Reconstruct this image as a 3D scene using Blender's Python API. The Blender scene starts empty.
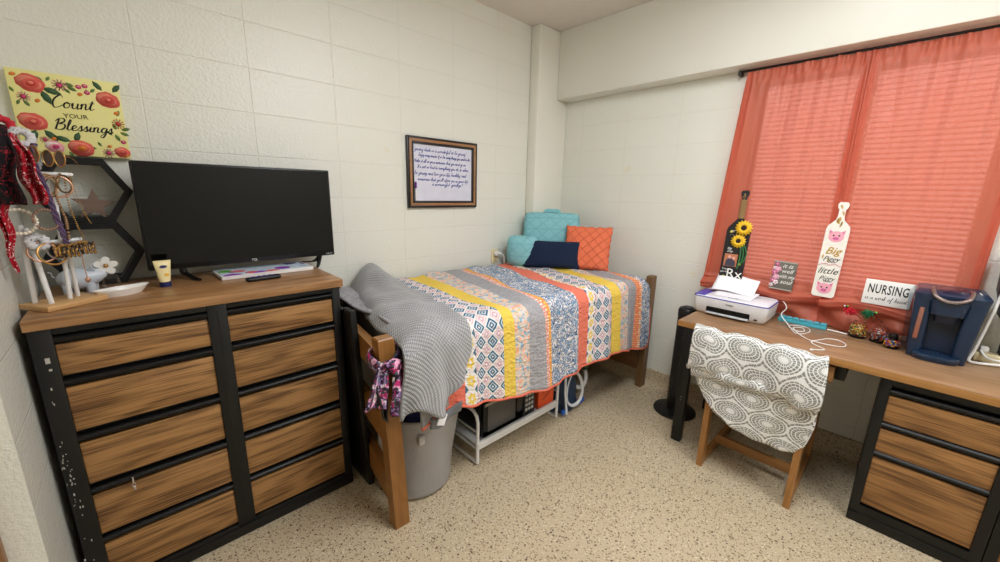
SKY=1.5; LAMPW=20; FILLW=31; UPFILLW=16; SUNW=1.5; EXPO=.15
import bpy, bmesh, math, random
from mathutils import Vector, Matrix, Euler
PI=math.pi
random.seed(7)
COL=bpy.context.scene.collection
# ---------------------------------------------------------------- node helpers
def lin(c):
    return tuple((x/12.92 if x<=.04045 else ((x+.055)/1.055)**2.4) for x in c)
def rgb(r,g,b): return lin((r/255,g/255,b/255))+(1,)
class S:
    """socket wrapper so that materials read like formulas"""
    def __init__(s,nt,k): s.nt=nt; s.k=k
    def _m(s,op,*a,clamp=False):
        n=s.nt.nodes.new('ShaderNodeMath'); n.operation=op; n.use_clamp=clamp
        for i,x in enumerate(a):
            if isinstance(x,S): s.nt.links.new(x.k,n.inputs[i])
            else: n.inputs[i].default_value=x
        return S(s.nt,n.outputs[0])
    def __add__(s,o): return s._m('ADD',s,o)
    __radd__=__add__
    def __sub__(s,o): return s._m('SUBTRACT',s,o)
    def __rsub__(s,o): return s._m('SUBTRACT',o,s)
    def __mul__(s,o): return s._m('MULTIPLY',s,o)
    __rmul__=__mul__
    def __truediv__(s,o): return s._m('DIVIDE',s,o)
    def gt(s,o): return s._m('GREATER_THAN',s,o)
    def lt(s,o): return s._m('LESS_THAN',s,o)
    def frac(s): return s._m('FRACT',s)
    def floor(s): return s._m('FLOOR',s)
    def abs(s): return s._m('ABSOLUTE',s)
    def sin(s): return s._m('SINE',s)
    def sqrt(s): return s._m('SQRT',s)
    def atan2(s,o): return s._m('ARCTAN2',s,o)
    def mod(s,o): return s._m('MODULO',s,o)
    def min(s,o): return s._m('MINIMUM',s,o)
    def max(s,o): return s._m('MAXIMUM',s,o)
class MT:
    def __init__(s,name,rough=.5,metal=0,spec=.5,color=None,coat=0):
        s.m=bpy.data.materials.new(name); s.m.use_nodes=True; s.nt=s.m.node_tree
        s.b=s.nt.nodes['Principled BSDF']; s.out=s.nt.nodes['Material Output']
        s.b.inputs['Roughness'].default_value=rough; s.b.inputs['Metallic'].default_value=metal
        s.b.inputs['Specular IOR Level'].default_value=spec
        s.b.inputs['Coat Weight'].default_value=coat
        if color: s.b.inputs['Base Color'].default_value=color; s.m.diffuse_color=color
    def node(s,t,**k):
        n=s.nt.nodes.new('ShaderNode'+t)
        for a,v in k.items(): setattr(n,a,v)
        return n
    def link(s,a,b): s.nt.links.new(a.k if isinstance(a,S) else a,b)
    def obj(s): return s.node('TexCoord').outputs['Object']
    def uv(s): return s.node('TexCoord').outputs['UV']
    def xyz(s,v):
        n=s.node('SeparateXYZ'); s.link(v,n.inputs[0]); return [S(s.nt,o) for o in n.outputs]
    def vec(s,x,y,z=0.):
        n=s.node('CombineXYZ')
        for i,a in enumerate((x,y,z)):
            if isinstance(a,S): s.link(a,n.inputs[i])
            else: n.inputs[i].default_value=a
        return n.outputs[0]
    def map(s,v,scale=(1,1,1),loc=(0,0,0),rot=(0,0,0)):
        n=s.node('Mapping'); s.link(v,n.inputs[0]); n.inputs['Scale'].default_value=scale; n.inputs['Location'].default_value=loc; n.inputs['Rotation'].default_value=rot
        return n.outputs[0]
    def noise(s,v,scale,detail=3,rough=.5,dist=0):
        n=s.node('TexNoise'); s.link(v,n.inputs['Vector']); n.inputs['Scale'].default_value=scale; n.inputs['Detail'].default_value=detail
        n.inputs['Roughness'].default_value=rough; n.inputs['Distortion'].default_value=dist
        return S(s.nt,n.outputs['Fac'])
    def voro(s,v,scale,feature='F1',out='Distance',rand=1):
        n=s.node('TexVoronoi',feature=feature); s.link(v,n.inputs['Vector']); n.inputs['Scale'].default_value=scale; n.inputs['Randomness'].default_value=rand
        return S(s.nt,n.outputs[out])
    def mix(s,f,a,b):
        n=s.node('Mix',data_type='RGBA')
        for i,x in ((0,f),(6,a),(7,b)):
            if isinstance(x,S): s.link(x,n.inputs[i])
            else: n.inputs[i].default_value=x
        return S(s.nt,n.outputs[2])
    def ramp(s,f,stops,interp='LINEAR'):
        n=s.node('ValToRGB'); n.color_ramp.interpolation=interp
        e=n.color_ramp.elements
        while len(e)<len(stops): e.new(.5)
        for el,(p,c) in zip(e,stops): el.position=p; el.color=c
        s.link(f,n.inputs[0]); return S(s.nt,n.outputs[0])
    def color(s,c): s.link(c,s.b.inputs['Base Color']); return s
    def bump(s,h,strength=.3,dist=.01):
        n=s.node('Bump'); n.inputs['Strength'].default_value=strength; n.inputs['Distance'].default_value=dist
        s.link(h,n.inputs['Height']); s.link(n.outputs[0],s.b.inputs['Normal']); return s
def plain(name,c,rough=.5,metal=0,spec=.5,coat=0,var=.06,bump=0,bscale=200):
    """one-colour material with a faint procedural variation"""
    t=MT(name,rough,metal,spec,None,coat)
    o=t.obj(); n=t.noise(o,14,3)
    dark=tuple(x*(1-var*2) for x in c[:3])+(1,); lite=tuple(min(1,x*(1+var*2)) for x in c[:3])+(1,)
    t.color(t.mix(n,dark,lite)); t.m.diffuse_color=c
    if bump: t.bump(t.noise(o,bscale,2),bump,.002)
    return t.m
def wood(name,c1,c2,axis=0,scale=1.,rough=.4,ring=9.,contrast=(.3,.7)):
    """grain running along the given axis"""
    t=MT(name,rough,0,.4)
    o=t.obj(); sc=[26*scale]*3; sc[axis]=1.3*scale
    v=t.map(o,tuple(sc))
    n=t.noise(v,1.2,5,.62,.7)
    sc2=[120*scale]*3; sc2[axis]=3*scale
    n2=t.noise(t.map(o,tuple(sc2)),1.6,3,.6)
    sc3=[6.]*3; sc3[axis]=1.
    w=(t.noise(t.map(o,tuple(sc3)),1.0,2,.5,.4)*ring*6.).sin()*.5+.5
    n3=t.noise(t.map(o,tuple(100*scale if i!=axis else 1.3*scale for i in range(3))),2.2,4,.7,.3)
    f=n*.26+n2*.34+n3*.32+w*.08
    t.color(t.ramp(f,[(contrast[0],c1),(contrast[1],c2)]))
    t.bump(n2,.12,.002); t.m.diffuse_color=c2
    return t.m
# ---------------------------------------------------------------- mesh helpers
WM={}
class MB:
    def __init__(s): s.bm=bmesh.new(); s.mi=0; s.uv=None
    def _fin(s,faces):
        for f in faces: f.material_index=s.mi; f.smooth=True
    def mat(s,i): s.mi=i; return s
    def box(s,a,b,bevel=0,M=None,seg=2):
        a=Vector(a);b=Vector(b)
        r=bmesh.ops.create_cube(s.bm,size=1)
        vs=r['verts']; c=(a+b)/2; d=b-a
        for v in vs: v.co=Vector((v.co.x*d.x,v.co.y*d.y,v.co.z*d.z))+c
        fs=set(f for v in vs for f in v.link_faces)
        if bevel:
            es=list(set(e for v in vs for e in v.link_edges))
            r=bmesh.ops.bevel(s.bm,geom=es,offset=min(bevel,min(abs(x) for x in d)*.49),segments=seg,profile=.5,affect='EDGES')
            fs=set(r['faces'])|set(f for f in fs if f.is_valid)
            vs=list(set(v for f in fs for v in f.verts))
        if M is not None:
            for v in vs: v.co=M@v.co
        s._fin([f for f in fs if f.is_valid]); return s
    def hexa(s,pts):
        """8 corners: bottom 4 ccw, top 4 ccw"""
        v=[s.bm.verts.new(p) for p in pts]
        fs=[s.bm.faces.new([v[i] for i in q]) for q in ((3,2,1,0),(4,5,6,7),(0,1,5,4),(1,2,6,5),(2,3,7,6),(3,0,4,7))]
        s._fin(fs); return s
    def tube(s,pts,r,seg=8,closed=False,cap=True,flat=1.):
        pts=[Vector(p) for p in pts]; n=len(pts); rings=[]
        prev=None
        for i,p in enumerate(pts):
            if closed: t=(pts[(i+1)%n]-pts[i-1])
            else: t=(pts[min(i+1,n-1)]-pts[max(i-1,0)])
            t.normalize()
            if prev is None:
                u=t.orthogonal().normalized()
                if abs(t.z)<.9: u=(Vector((0,0,1))-t*t.z).normalized()
            else: u=(prev-t*prev.dot(t)).normalized()
            prev=u; w=t.cross(u); rr=r[i] if isinstance(r,(list,tuple)) else r
            rings.append([s.bm.verts.new(p+u*(rr*flat*math.cos(2*PI*k/seg))+w*(rr*math.sin(2*PI*k/seg))) for k in range(seg)])
        fs=[]
        m=n if closed else n-1
        for i in range(m):
            A=rings[i];B=rings[(i+1)%n]
            for k in range(seg): fs.append(s.bm.faces.new((A[k],A[(k+1)%seg],B[(k+1)%seg],B[k])))
        if not closed and cap:
            fs.append(s.bm.faces.new(rings[0][::-1])); fs.append(s.bm.faces.new(rings[-1]))
        s._fin(fs); return s
    def lathe(s,prof,c=(0,0,0),seg=24,sx=1,sy=1,M=None):
        rings=[];c=Vector(c)
        for r,z in prof:
            ring=[]
            for k in range(seg):
                a=2*PI*k/seg; p=c+Vector((r*sx*math.cos(a),r*sy*math.sin(a),z))
                if M is not None: p=M@p
                ring.append(s.bm.verts.new(p))
            rings.append(ring)
        fs=[]
        for A,B in zip(rings,rings[1:]):
            for k in range(seg): fs.append(s.bm.faces.new((A[k],A[(k+1)%seg],B[(k+1)%seg],B[k])))
        fs.append(s.bm.faces.new(rings[0][::-1])); fs.append(s.bm.faces.new(rings[-1]))
        s._fin(fs); return s
    def ball(s,c,r,sc=(1,1,1),seg=16,M=None):
        r0=bmesh.ops.create_uvsphere(s.bm,u_segments=seg,v_segments=max(6,seg//2),radius=r)
        for v in r0['verts']:
            v.co=Vector((v.co.x*sc[0],v.co.y*sc[1],v.co.z*sc[2]))
            if M is not None: v.co=M@v.co
            v.co+=Vector(c)
        s._fin(set(f for v in r0['verts'] for f in v.link_faces)); return s
    def prism(s,poly,M,depth):
        """2D outline extruded from 0 to depth along M's z"""
        A=[s.bm.verts.new(M@Vector((x,y,0))) for x,y in poly]; B=[s.bm.verts.new(M@Vector((x,y,depth))) for x,y in poly]
        n=len(poly); fs=[s.bm.faces.new(A[::-1]),s.bm.faces.new(B)]
        for i in range(n): fs.append(s.bm.faces.new((A[i],A[(i+1)%n],B[(i+1)%n],B[i])))
        s._fin(fs); return s
    def grid(s,nu,nv,fn,uvfn=None,keep=None):
        if s.uv is None: s.uv=s.bm.loops.layers.uv.new('UVMap')
        V=[[s.bm.verts.new(fn(i/nu,j/nv)) for j in range(nv+1)] for i in range(nu+1)]
        fs=[]
        for i in range(nu):
            for j in range(nv):
                if keep and not keep((i+.5)/nu,(j+.5)/nv): continue
                f=s.bm.faces.new((V[i][j],V[i+1][j],V[i+1][j+1],V[i][j+1])); fs.append(f)
                for l,(a,b) in zip(f.loops,((i,j),(i+1,j),(i+1,j+1),(i,j+1))):
                    l[s.uv].uv=uvfn(a/nu,b/nv) if uvfn else (a/nu,b/nv)
        s._fin(fs); return s
    def build(s,name,mats,parent=None,sharp=38,solid=0,local=False,kind=None,flipcheck=True,subd=0):
        bm=s.bm
        lone=[v for v in bm.verts if not v.link_faces]
        if lone: bmesh.ops.delete(bm,geom=lone,context='VERTS')
        bmesh.ops.recalc_face_normals(bm,faces=bm.faces)
        me=bpy.data.meshes.new(name)
        o=bpy.data.objects.new(name,me); COL.objects.link(o)
        if parent is not None:
            if not local: bm.transform(WM[parent].inverted())
            o.parent=parent; WM[o]=WM[parent].copy()
        else:
            co=[v.co for v in bm.verts]
            c=Vector(((min(p.x for p in co)+max(p.x for p in co))/2,(min(p.y for p in co)+max(p.y for p in co))/2,min(p.z for p in co)))
            if local: c=Vector((0,0,0))
            bm.transform(Matrix.Translation(-c)); o.location=c; WM[o]=Matrix.Translation(c)
        bm.to_mesh(me); bm.free()
        for m in (mats if isinstance(mats,(list,tuple)) else [mats]): me.materials.append(m)
        if sharp<180: me.set_sharp_from_angle(angle=math.radians(sharp))
        if solid:
            md=o.modifiers.new('thickness','SOLIDIFY'); md.thickness=abs(solid); md.offset=0
        if subd:
            md=o.modifiers.new('smooth','SUBSURF'); md.levels=subd; md.render_levels=subd
        if kind: o['kind']=kind
        return o
def thing(name,label,cat,loc=(0,0,0),rz=0,group=None,rot=None):
    o=bpy.data.objects.new(name,None); COL.objects.link(o); o.empty_display_size=.05
    o.location=loc; e=Euler(rot) if rot else Euler((0,0,rz)); o.rotation_euler=e
    WM[o]=Matrix.LocRotScale(Vector(loc),e,None)
    return tag(o,label,cat,group)
def tag(o,label,cat,group=None):
    o['label']=label; o['category']=cat
    if group: o['group']=group
    return o
def struct(o): o['kind']='structure'; return o
def frame(p,right,up):
    """matrix with x=right, y=up, z=right x up at p"""
    r=Vector(right).normalized(); u=Vector(up).normalized(); n=r.cross(u).normalized(); u=n.cross(r)
    M=Matrix.Identity(4)
    for i in range(3): M[i][0]=r[i];M[i][1]=u[i];M[i][2]=n[i];M[i][3]=p[i]
    return M
def wallA(x,z,y=0): return frame((x,y,z),(1,0,0),(0,0,1))       # faces -y
def wallB(y,z,x=0): return frame((x,y,z),(0,-1,0),(0,0,1))      # faces -x
def text(s,size,M,mat,parent,name='lettering',shear=0,extrude=.0006,align='CENTER',sx=1.,bold=0,spacing=1.):
    cu=bpy.data.curves.new('txt','FONT'); cu.body=s; cu.size=size; cu.align_x=align; cu.align_y='CENTER'; cu.shear=shear
    cu.extrude=extrude; cu.resolution_u=2; cu.offset=bold; cu.space_character=spacing
    t=bpy.data.objects.new('txt',cu); COL.objects.link(t)
    dg=bpy.context.evaluated_depsgraph_get(); dg.update()
    me=bpy.data.meshes.new_from_object(t.evaluated_get(dg)); bpy.data.objects.remove(t)
    if abs(sx-1)>1e-6: me.transform(Matrix.Diagonal((sx,1,1,1)))
    M2=WM[parent].inverted()@M if parent else M
    me.transform(M2); me.materials.clear(); me.materials.append(mat); me.name=name
    o=bpy.data.objects.new(name,me); COL.objects.link(o)
    if parent: o.parent=parent; WM[o]=WM[parent].copy()
    return o
def merge_text(items,mat,parent,name):
    """several text pieces as ONE lettering mesh"""
    bm=bmesh.new()
    for it in items:
        s,size,M=it[:3]; kw=it[3] if len(it)>3 else {}
        o=text(s,size,M,mat,parent,name,**kw); bm.from_mesh(o.data); me=o.data; WM.pop(o); bpy.data.objects.remove(o); bpy.data.meshes.remove(me)
    me=bpy.data.meshes.new(name); bm.to_mesh(me); bm.free(); me.materials.append(mat)
    o=bpy.data.objects.new(name,me); COL.objects.link(o); o.parent=parent; WM[o]=WM[parent].copy(); return o
def circ(c,u,v,r,n=24,a0=0,a1=2*PI,rv=None):
    c=Vector(c);u=Vector(u);v=Vector(v); rv=rv or r
    full=abs(a1-a0-2*PI)<1e-6
    m=n if full else n-1
    return [c+u*(r*math.cos(a0+(a1-a0)*k/m))+v*(rv*math.sin(a0+(a1-a0)*k/m)) for k in range(n)]
def spline(pts,n=8):
    """Catmull-Rom through points"""
    P=[Vector(p) for p in pts]; P=[P[0]]+P+[P[-1]]; out=[]
    for i in range(1,len(P)-2):
        for k in range(n):
            t=k/n; a,b,c,d=P[i-1],P[i],P[i+1],P[i+2]
            out.append(.5*((2*b)+(c-a)*t+(2*a-5*b+4*c-d)*t*t+(3*b-a-3*c+d)*t**3))
    out.append(P[-2]); return out
def ellipse(cx,cy,a,b,rot=0,n=14,wob=0,seed=0):
    rnd=random.Random(seed); c,s=math.cos(rot),math.sin(rot); o=[]
    for k in range(n):
        t=2*PI*k/n; m=1+wob*(rnd.random()-.5); x=a*m*math.cos(t);y=b*m*math.sin(t); o.append((cx+x*c-y*s,cy+x*s+y*c))
    return o
def interp(tab,x):
    if x<=tab[0][0]: return tab[0][1]
    for (a,b),(c,d) in zip(tab,tab[1:]):
        if x<=c:
            t=(x-a)/(c-a); return b+(d-b)*t
    return tab[-1][1]
def sm(tab,x):
    if x<=tab[0][0]: return tab[0][1]
    for (a,b),(c,d) in zip(tab,tab[1:]):
        if x<=c:
            t=(x-a)/(c-a); t=t*t*(3-2*t); return b+(d-b)*t
    return tab[-1][1]

# ---------------------------------------------------------------- materials
def block_wall(name,axis,phase):
    t=MT(name,.27,0,.5); o=t.obj(); X,Y,Z=t.xyz(o)
    h=(X if axis==0 else Y)-phase
    n=t.node('TexBrick'); n.offset=0; n.squash=1
    t.link(t.vec(h,Z),n.inputs['Vector'])
    n.inputs['Scale'].default_value=1; n.inputs['Brick Width'].default_value=.406; n.inputs['Row Height'].default_value=.203
    n.inputs['Mortar Size'].default_value=.0042; n.inputs['Mortar Smooth'].default_value=.9; n.inputs['Bias'].default_value=0
    fac=S(t.nt,n.outputs['Fac'])
    pn=t.noise(o,1.6,3)
    base=t.mix(pn,rgb(226,226,215),rgb(233,233,224))
    sp=t.noise(o,5,2,.5).gt(.74)*.25
    base=t.mix(sp,base,rgb(226,212,160))
    t.color(t.mix(fac*.22,base,rgb(216,212,200)))
    peel=t.noise(o,75,3,.6)*.75+t.noise(o,22,2)*.3
    t.bump(peel*.62-fac*.22,.8,.008)
    t.m.diffuse_color=rgb(225,221,206); return t.m
W_BACK=block_wall('painted_block_wall_back',0,-.7325)
W_RIGHT=block_wall('painted_block_wall_right',1,-.2752)
W_LEFT=block_wall('painted_block_wall_left',1,-.841)
def plaster():
    t=MT('painted_plaster',.4,0,.4); o=t.obj()
    t.color(t.mix(t.noise(o,2,3),rgb(228,226,214),rgb(234,232,222)))
    t.bump(t.noise(o,60,3)*.4+t.noise(o,9,3)*.6,.3,.006); return t.m
PLASTER=plaster()
def ceiling_mat():
    t=MT('textured_ceiling_paint',.95,0,.1); o=t.obj()
    t.color(t.mix(t.noise(o,3,2),rgb(222,214,206),rgb(232,225,217))); t.bump(t.voro(o,90)*.5+t.noise(o,60,3),.6,.008); return t.m
CEIL=ceiling_mat()
def terrazzo(name,dark=1.):
    t=MT(name,.42,0,.45); o=t.obj()
    col=t.noise(o,1.8,3)
    base=t.mix(col,rgb(192,175,145),rgb(207,191,163))
    fine=t.noise(o,240,2)
    base=t.mix(fine.gt(.56)*.5,base,rgb(160,138,104)); base=t.mix(t.noise(o,420,1).gt(.63)*.5,base,rgb(124,102,74))
    d=t.voro(o,135,'F1','Distance'); vc=t.node('TexVoronoi',feature='F1'); t.link(o,vc.inputs['Vector']); vc.inputs['Scale'].default_value=135
    r,g,b=t.xyz(vc.outputs['Color'])
    chip=d.lt(.42)
    base=t.mix(chip*r.gt(.84),base,rgb(92,72,52))
    base=t.mix(chip*g.gt(.84),base,rgb(222,212,190))
    base=t.mix(chip*b.gt(.86),base,rgb(134,112,88))
    vd=t.node('TexVoronoi',feature='F1'); t.link(o,vd.inputs['Vector']); vd.inputs['Scale'].default_value=62
    r2,g2,b2=t.xyz(vd.outputs['Color']); d2=S(t.nt,vd.outputs['Distance'])
    base=t.mix(d2.lt(.27)*r2.gt(.82),base,rgb(78,60,44))
    t.color(base); t.bump(t.noise(o,8,2),.03,.004); t.m.diffuse_color=rgb(200,184,158); return t.m
FLOOR=terrazzo('terrazzo_floor')
WALNUT=wood('oak_laminate_drawer_grain',rgb(84,54,28),rgb(168,124,76),0,1.15,.42,contrast=(.40,.56))
WALNUTY=wood('oak_laminate_drawer_grain_side',rgb(84,54,28),rgb(166,120,72),1,1.15,.42,contrast=(.40,.56))
TOPX=wood('oak_laminate_top',rgb(112,76,44),rgb(176,132,88),0,1.,.33,contrast=(.36,.60))
TOPY=wood('oak_laminate_desk_top',rgb(118,86,58),rgb(170,134,100),1,1.,.36,contrast=(.36,.62))
EDGEY=wood('oak_desk_edge_band',rgb(138,92,44),rgb(190,140,82),1,.8,.38)
HONEYZ=wood('honey_oak_upright',rgb(112,72,32),rgb(160,110,56),2,.7,.38,contrast=(.25,.7))
HONEYY=wood('honey_oak_rail',rgb(112,72,30),rgb(162,110,54),1,.7,.38,contrast=(.25,.7))
DARKOAKZ=wood('dark_oak_post',rgb(92,66,40),rgb(132,98,60),2,.7,.45)  # darker oak tone for the far-end posts
CHAIRZ=wood('chair_oak_upright',rgb(132,88,44),rgb(182,130,74),2,.7,.36)
CHAIRX=wood('chair_oak_runner',rgb(132,88,44),rgb(182,130,74),0,.7,.36)
CHAIRY=wood('chair_oak_stretcher',rgb(120,80,40),rgb(168,120,68),1,.7,.36)
PALEWOOD=wood('pale_pine_base',rgb(184,140,88),rgb(214,174,122),0,.8,.5)
STARWOOD=wood('weathered_brown_wood',rgb(84,66,56),rgb(128,104,90),0,1.2,.6)
def blackmetal():
    t=MT('black_painted_steel',.38,0,.5); o=t.obj()
    w=t.noise(o,70,4,.6).gt(.715)
    t.color(t.mix(w*.55,rgb(19,18,18),rgb(120,116,110))); return t.m
BLACKM=plain('black_painted_steel',rgb(11,11,11),.42,0,.4)
SCUFF=plain('bare_metal_scuffs',rgb(190,188,182),.4,.3)
PULL=plain('black_drawer_pull',rgb(9,9,10),.42,0,.35)
BLACKP=plain('black_plastic',rgb(13,13,14),.42,0,.4)
GLOSSB=plain('gloss_black_screen',rgb(5,6,6),.07,0,.3)
DARKG=plain('charcoal_plastic',rgb(46,47,50),.5)
WHITEP=plain('white_plastic',rgb(232,231,229),.4)
WHITEM=plain('white_enamel_metal',rgb(226,226,226),.32)
WHITEPAPER=plain('white_paper',rgb(240,240,248),.8)
CREAM=plain('cream_plastic',rgb(226,212,172),.5)
GOLD=plain('gold_metal',rgb(196,152,88),.28,.9)
ROSEG=plain('rose_gold_metal',rgb(206,160,134),.3,.9)
PEARL=plain('pearl',rgb(232,222,204),.25)
NAVY=plain('navy_cap',rgb(26,34,92),.4)
RED=plain('red_cloth',rgb(186,26,44),.8)
INK=plain('black_ink',rgb(20,20,22),.7)
BLUEINK=plain('blue_marker_ink',rgb(58,70,160),.6)
WHITEINK=plain('white_paint',rgb(238,238,232),.7)
GOLDINK=plain('ochre_gold_paint',rgb(184,146,62),.5)
CHROME=plain('chrome',rgb(200,200,204),.18,1)
CABLEW=plain('white_cable',rgb(238,236,232),.45)
CABLEB=plain('black_cable',rgb(22,22,22),.5)
# ================================================================ THE ROOM
CX0=-3.165     # left block wall
H=2.745
def box1(name,a,b,mat,bev=0):
    return MB().box(a,b,bev).build(name,mat,local=True)
struct(box1('floor',(-4.4,-4.4,-.12),(.25,.2,0),FLOOR))
struct(box1('ceiling',(-4.4,-4.4,H),(.25,.2,H+.12),CEIL))
struct(box1('wall_back',(-4.4,0,0),(.25,.2,H),W_BACK))
struct(box1('wall_left_pier',(-4.4,-.841,0),(CX0,0,H),W_LEFT)); bpy.data.objects['wall_left_pier'].name='wall_left'
struct(box1('wall_far_left',(-4.5,-4.4,0),(-4.3,-.841,H),W_LEFT))
struct(box1('wall_front',(-4.4,-4.5,0),(.25,-4.3,H),PLASTER))
# right wall with a window opening y -3.3..-1.52, z .93..2.3
wb=MB(); WY0,WY1,WZ0,WZ1=-2.572,-1.50,.925,2.2
wb.box((0,WY1,0),(.2,0,H)); wb.box((0,-4.4,0),(.2,WY0,H)); wb.box((0,WY0,0),(.2,WY1,WZ0)); wb.box((0,WY0,WZ1),(.2,WY1,H))
struct(wb.build('wall_right',W_RIGHT,local=True))
# dropped soffit over the window, and the corner column
struct(MB().box((-.14,-4.3,2.235),(0,-.1,H),.006).build('wall_soffit',PLASTER,local=True))
struct(MB().box((-.378,-.10,0),(0,0,H),.012,seg=3).build('wall_corner_column',PLASTER,local=True))
# terrazzo cove bases
def cove(name,pts):
    m=MB()
    for (a,b,n) in pts:
        a=Vector(a);b=Vector(b);n=Vector(n)
        prof=[(0,0),(.055,0),(.03,.008),(.016,.022),(.010,.04),(.009,.122),(0,.128)]
        A=[m.bm.verts.new(a+n*x+Vector((0,0,z))) for x,z in prof]; B=[m.bm.verts.new(b+n*x+Vector((0,0,z))) for x,z in prof]
        k=len(prof); fs=[m.bm.faces.new(A[::-1]),m.bm.faces.new(B)]
        for i in range(k): fs.append(m.bm.faces.new((A[i],A[(i+1)%k],B[(i+1)%k],B[i])))
        m._fin(fs)
    return struct(m.build(name,FLOOR,local=True))
cove('baseboard_back',[((CX0,0,0),(-.378,0,0),(0,-1,0)),((-.378,-.10,0),(0,-.10,0),(0,-1,0))])
cove('baseboard_right',[((0,-4.3,0),(0,-.10,0),(-1,0,0))])
# brown door casing at the far left edge of the view
struct(MB().box((-3.36,-.872,0),(-3.226,-.841,2.1),.006).build('trim_1',wood('door_casing',rgb(120,84,50),rgb(150,108,70),2),local=True))
# sill
struct(MB().box((-.07,WY0-.02,.90),(.2,WY1+.03,.925),.006).build('trim_2',PLASTER,local=True))
# window: frame with mullion, pane
wf=MB()
for y0,y1,z0,z1 in ((WY0,WY0+.05,WZ0,WZ1),(WY1-.05,WY1,WZ0,WZ1),(WY0,WY1,WZ0,WZ0+.05),(WY0,WY1,WZ1-.05,WZ1),(-2.06,-2.02,WZ0,WZ1)):
    wf.box((.12,y0,z0),(.165,y1,z1),.004)
w1=struct(wf.build('window_1',plain('grey_aluminium_frame',rgb(150,152,156),.4,.4),local=True))
def glass(name,tint=(1,1,1,1),rough=.02,mixv=.12):
    t=MT(name,rough,0,.5); g=t.node('BsdfGlossy'); g.inputs['Roughness'].default_value=rough
    tr=t.node('BsdfTransparent'); tr.inputs['Color'].default_value=tint
    fr=t.node('Fresnel'); fr.inputs['IOR'].default_value=1.45
    mx=t.node('MixShader'); t.link(fr.outputs[0],mx.inputs[0]); fm_=t.node('Math',operation='MULTIPLY'); t.link(fr.outputs[0],fm_.inputs[0]); fm_.inputs[1].default_value=.45; t.link(fm_.outputs[0],mx.inputs[0]); t.link(tr.outputs[0],mx.inputs[1]); t.link(g.outputs[0],mx.inputs[2]); t.link(mx.outputs[0],t.out.inputs[0])
    return t.m
GLASS=glass('clear_glass')
pane=MB().box((.14,WY0+.02,WZ0+.02),(.145,WY1-.02,WZ1-.02)).build('pane',GLASS,w1)
# ceiling light (above the view, the room's lamp)
LX,LY=-1.6,-1.95
lt=thing('ceiling_light','flat white ceiling light over the middle of the room','lamp',(LX,LY,H-.07))
fm=MB(); fm.box((LX-.62,LY-.32,H-.07),(LX-.59,LY+.32,H)); fm.box((LX+.59,LY-.32,H-.07),(LX+.62,LY+.32,H)); fm.box((LX-.62,LY-.32,H-.07),(LX+.62,LY-.29,H)); fm.box((LX-.62,LY+.29,H-.07),(LX+.62,LY+.32,H)); fm.box((LX-.6,LY-.3,H-.012),(LX+.6,LY+.3,H-.002))
fm.build('frame',WHITEM,lt)
em=MT('lamp_diffuser'); e=em.node('Emission'); e.inputs['Color'].default_value=(.95,.98,1,1); e.inputs['Strength'].default_value=5
em.link(e.outputs[0],em.out.inputs[0])
MB().box((LX-.585,LY-.285,H-.055),(LX+.585,LY+.285,H-.045)).build('diffuser',em.m,lt)
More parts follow.
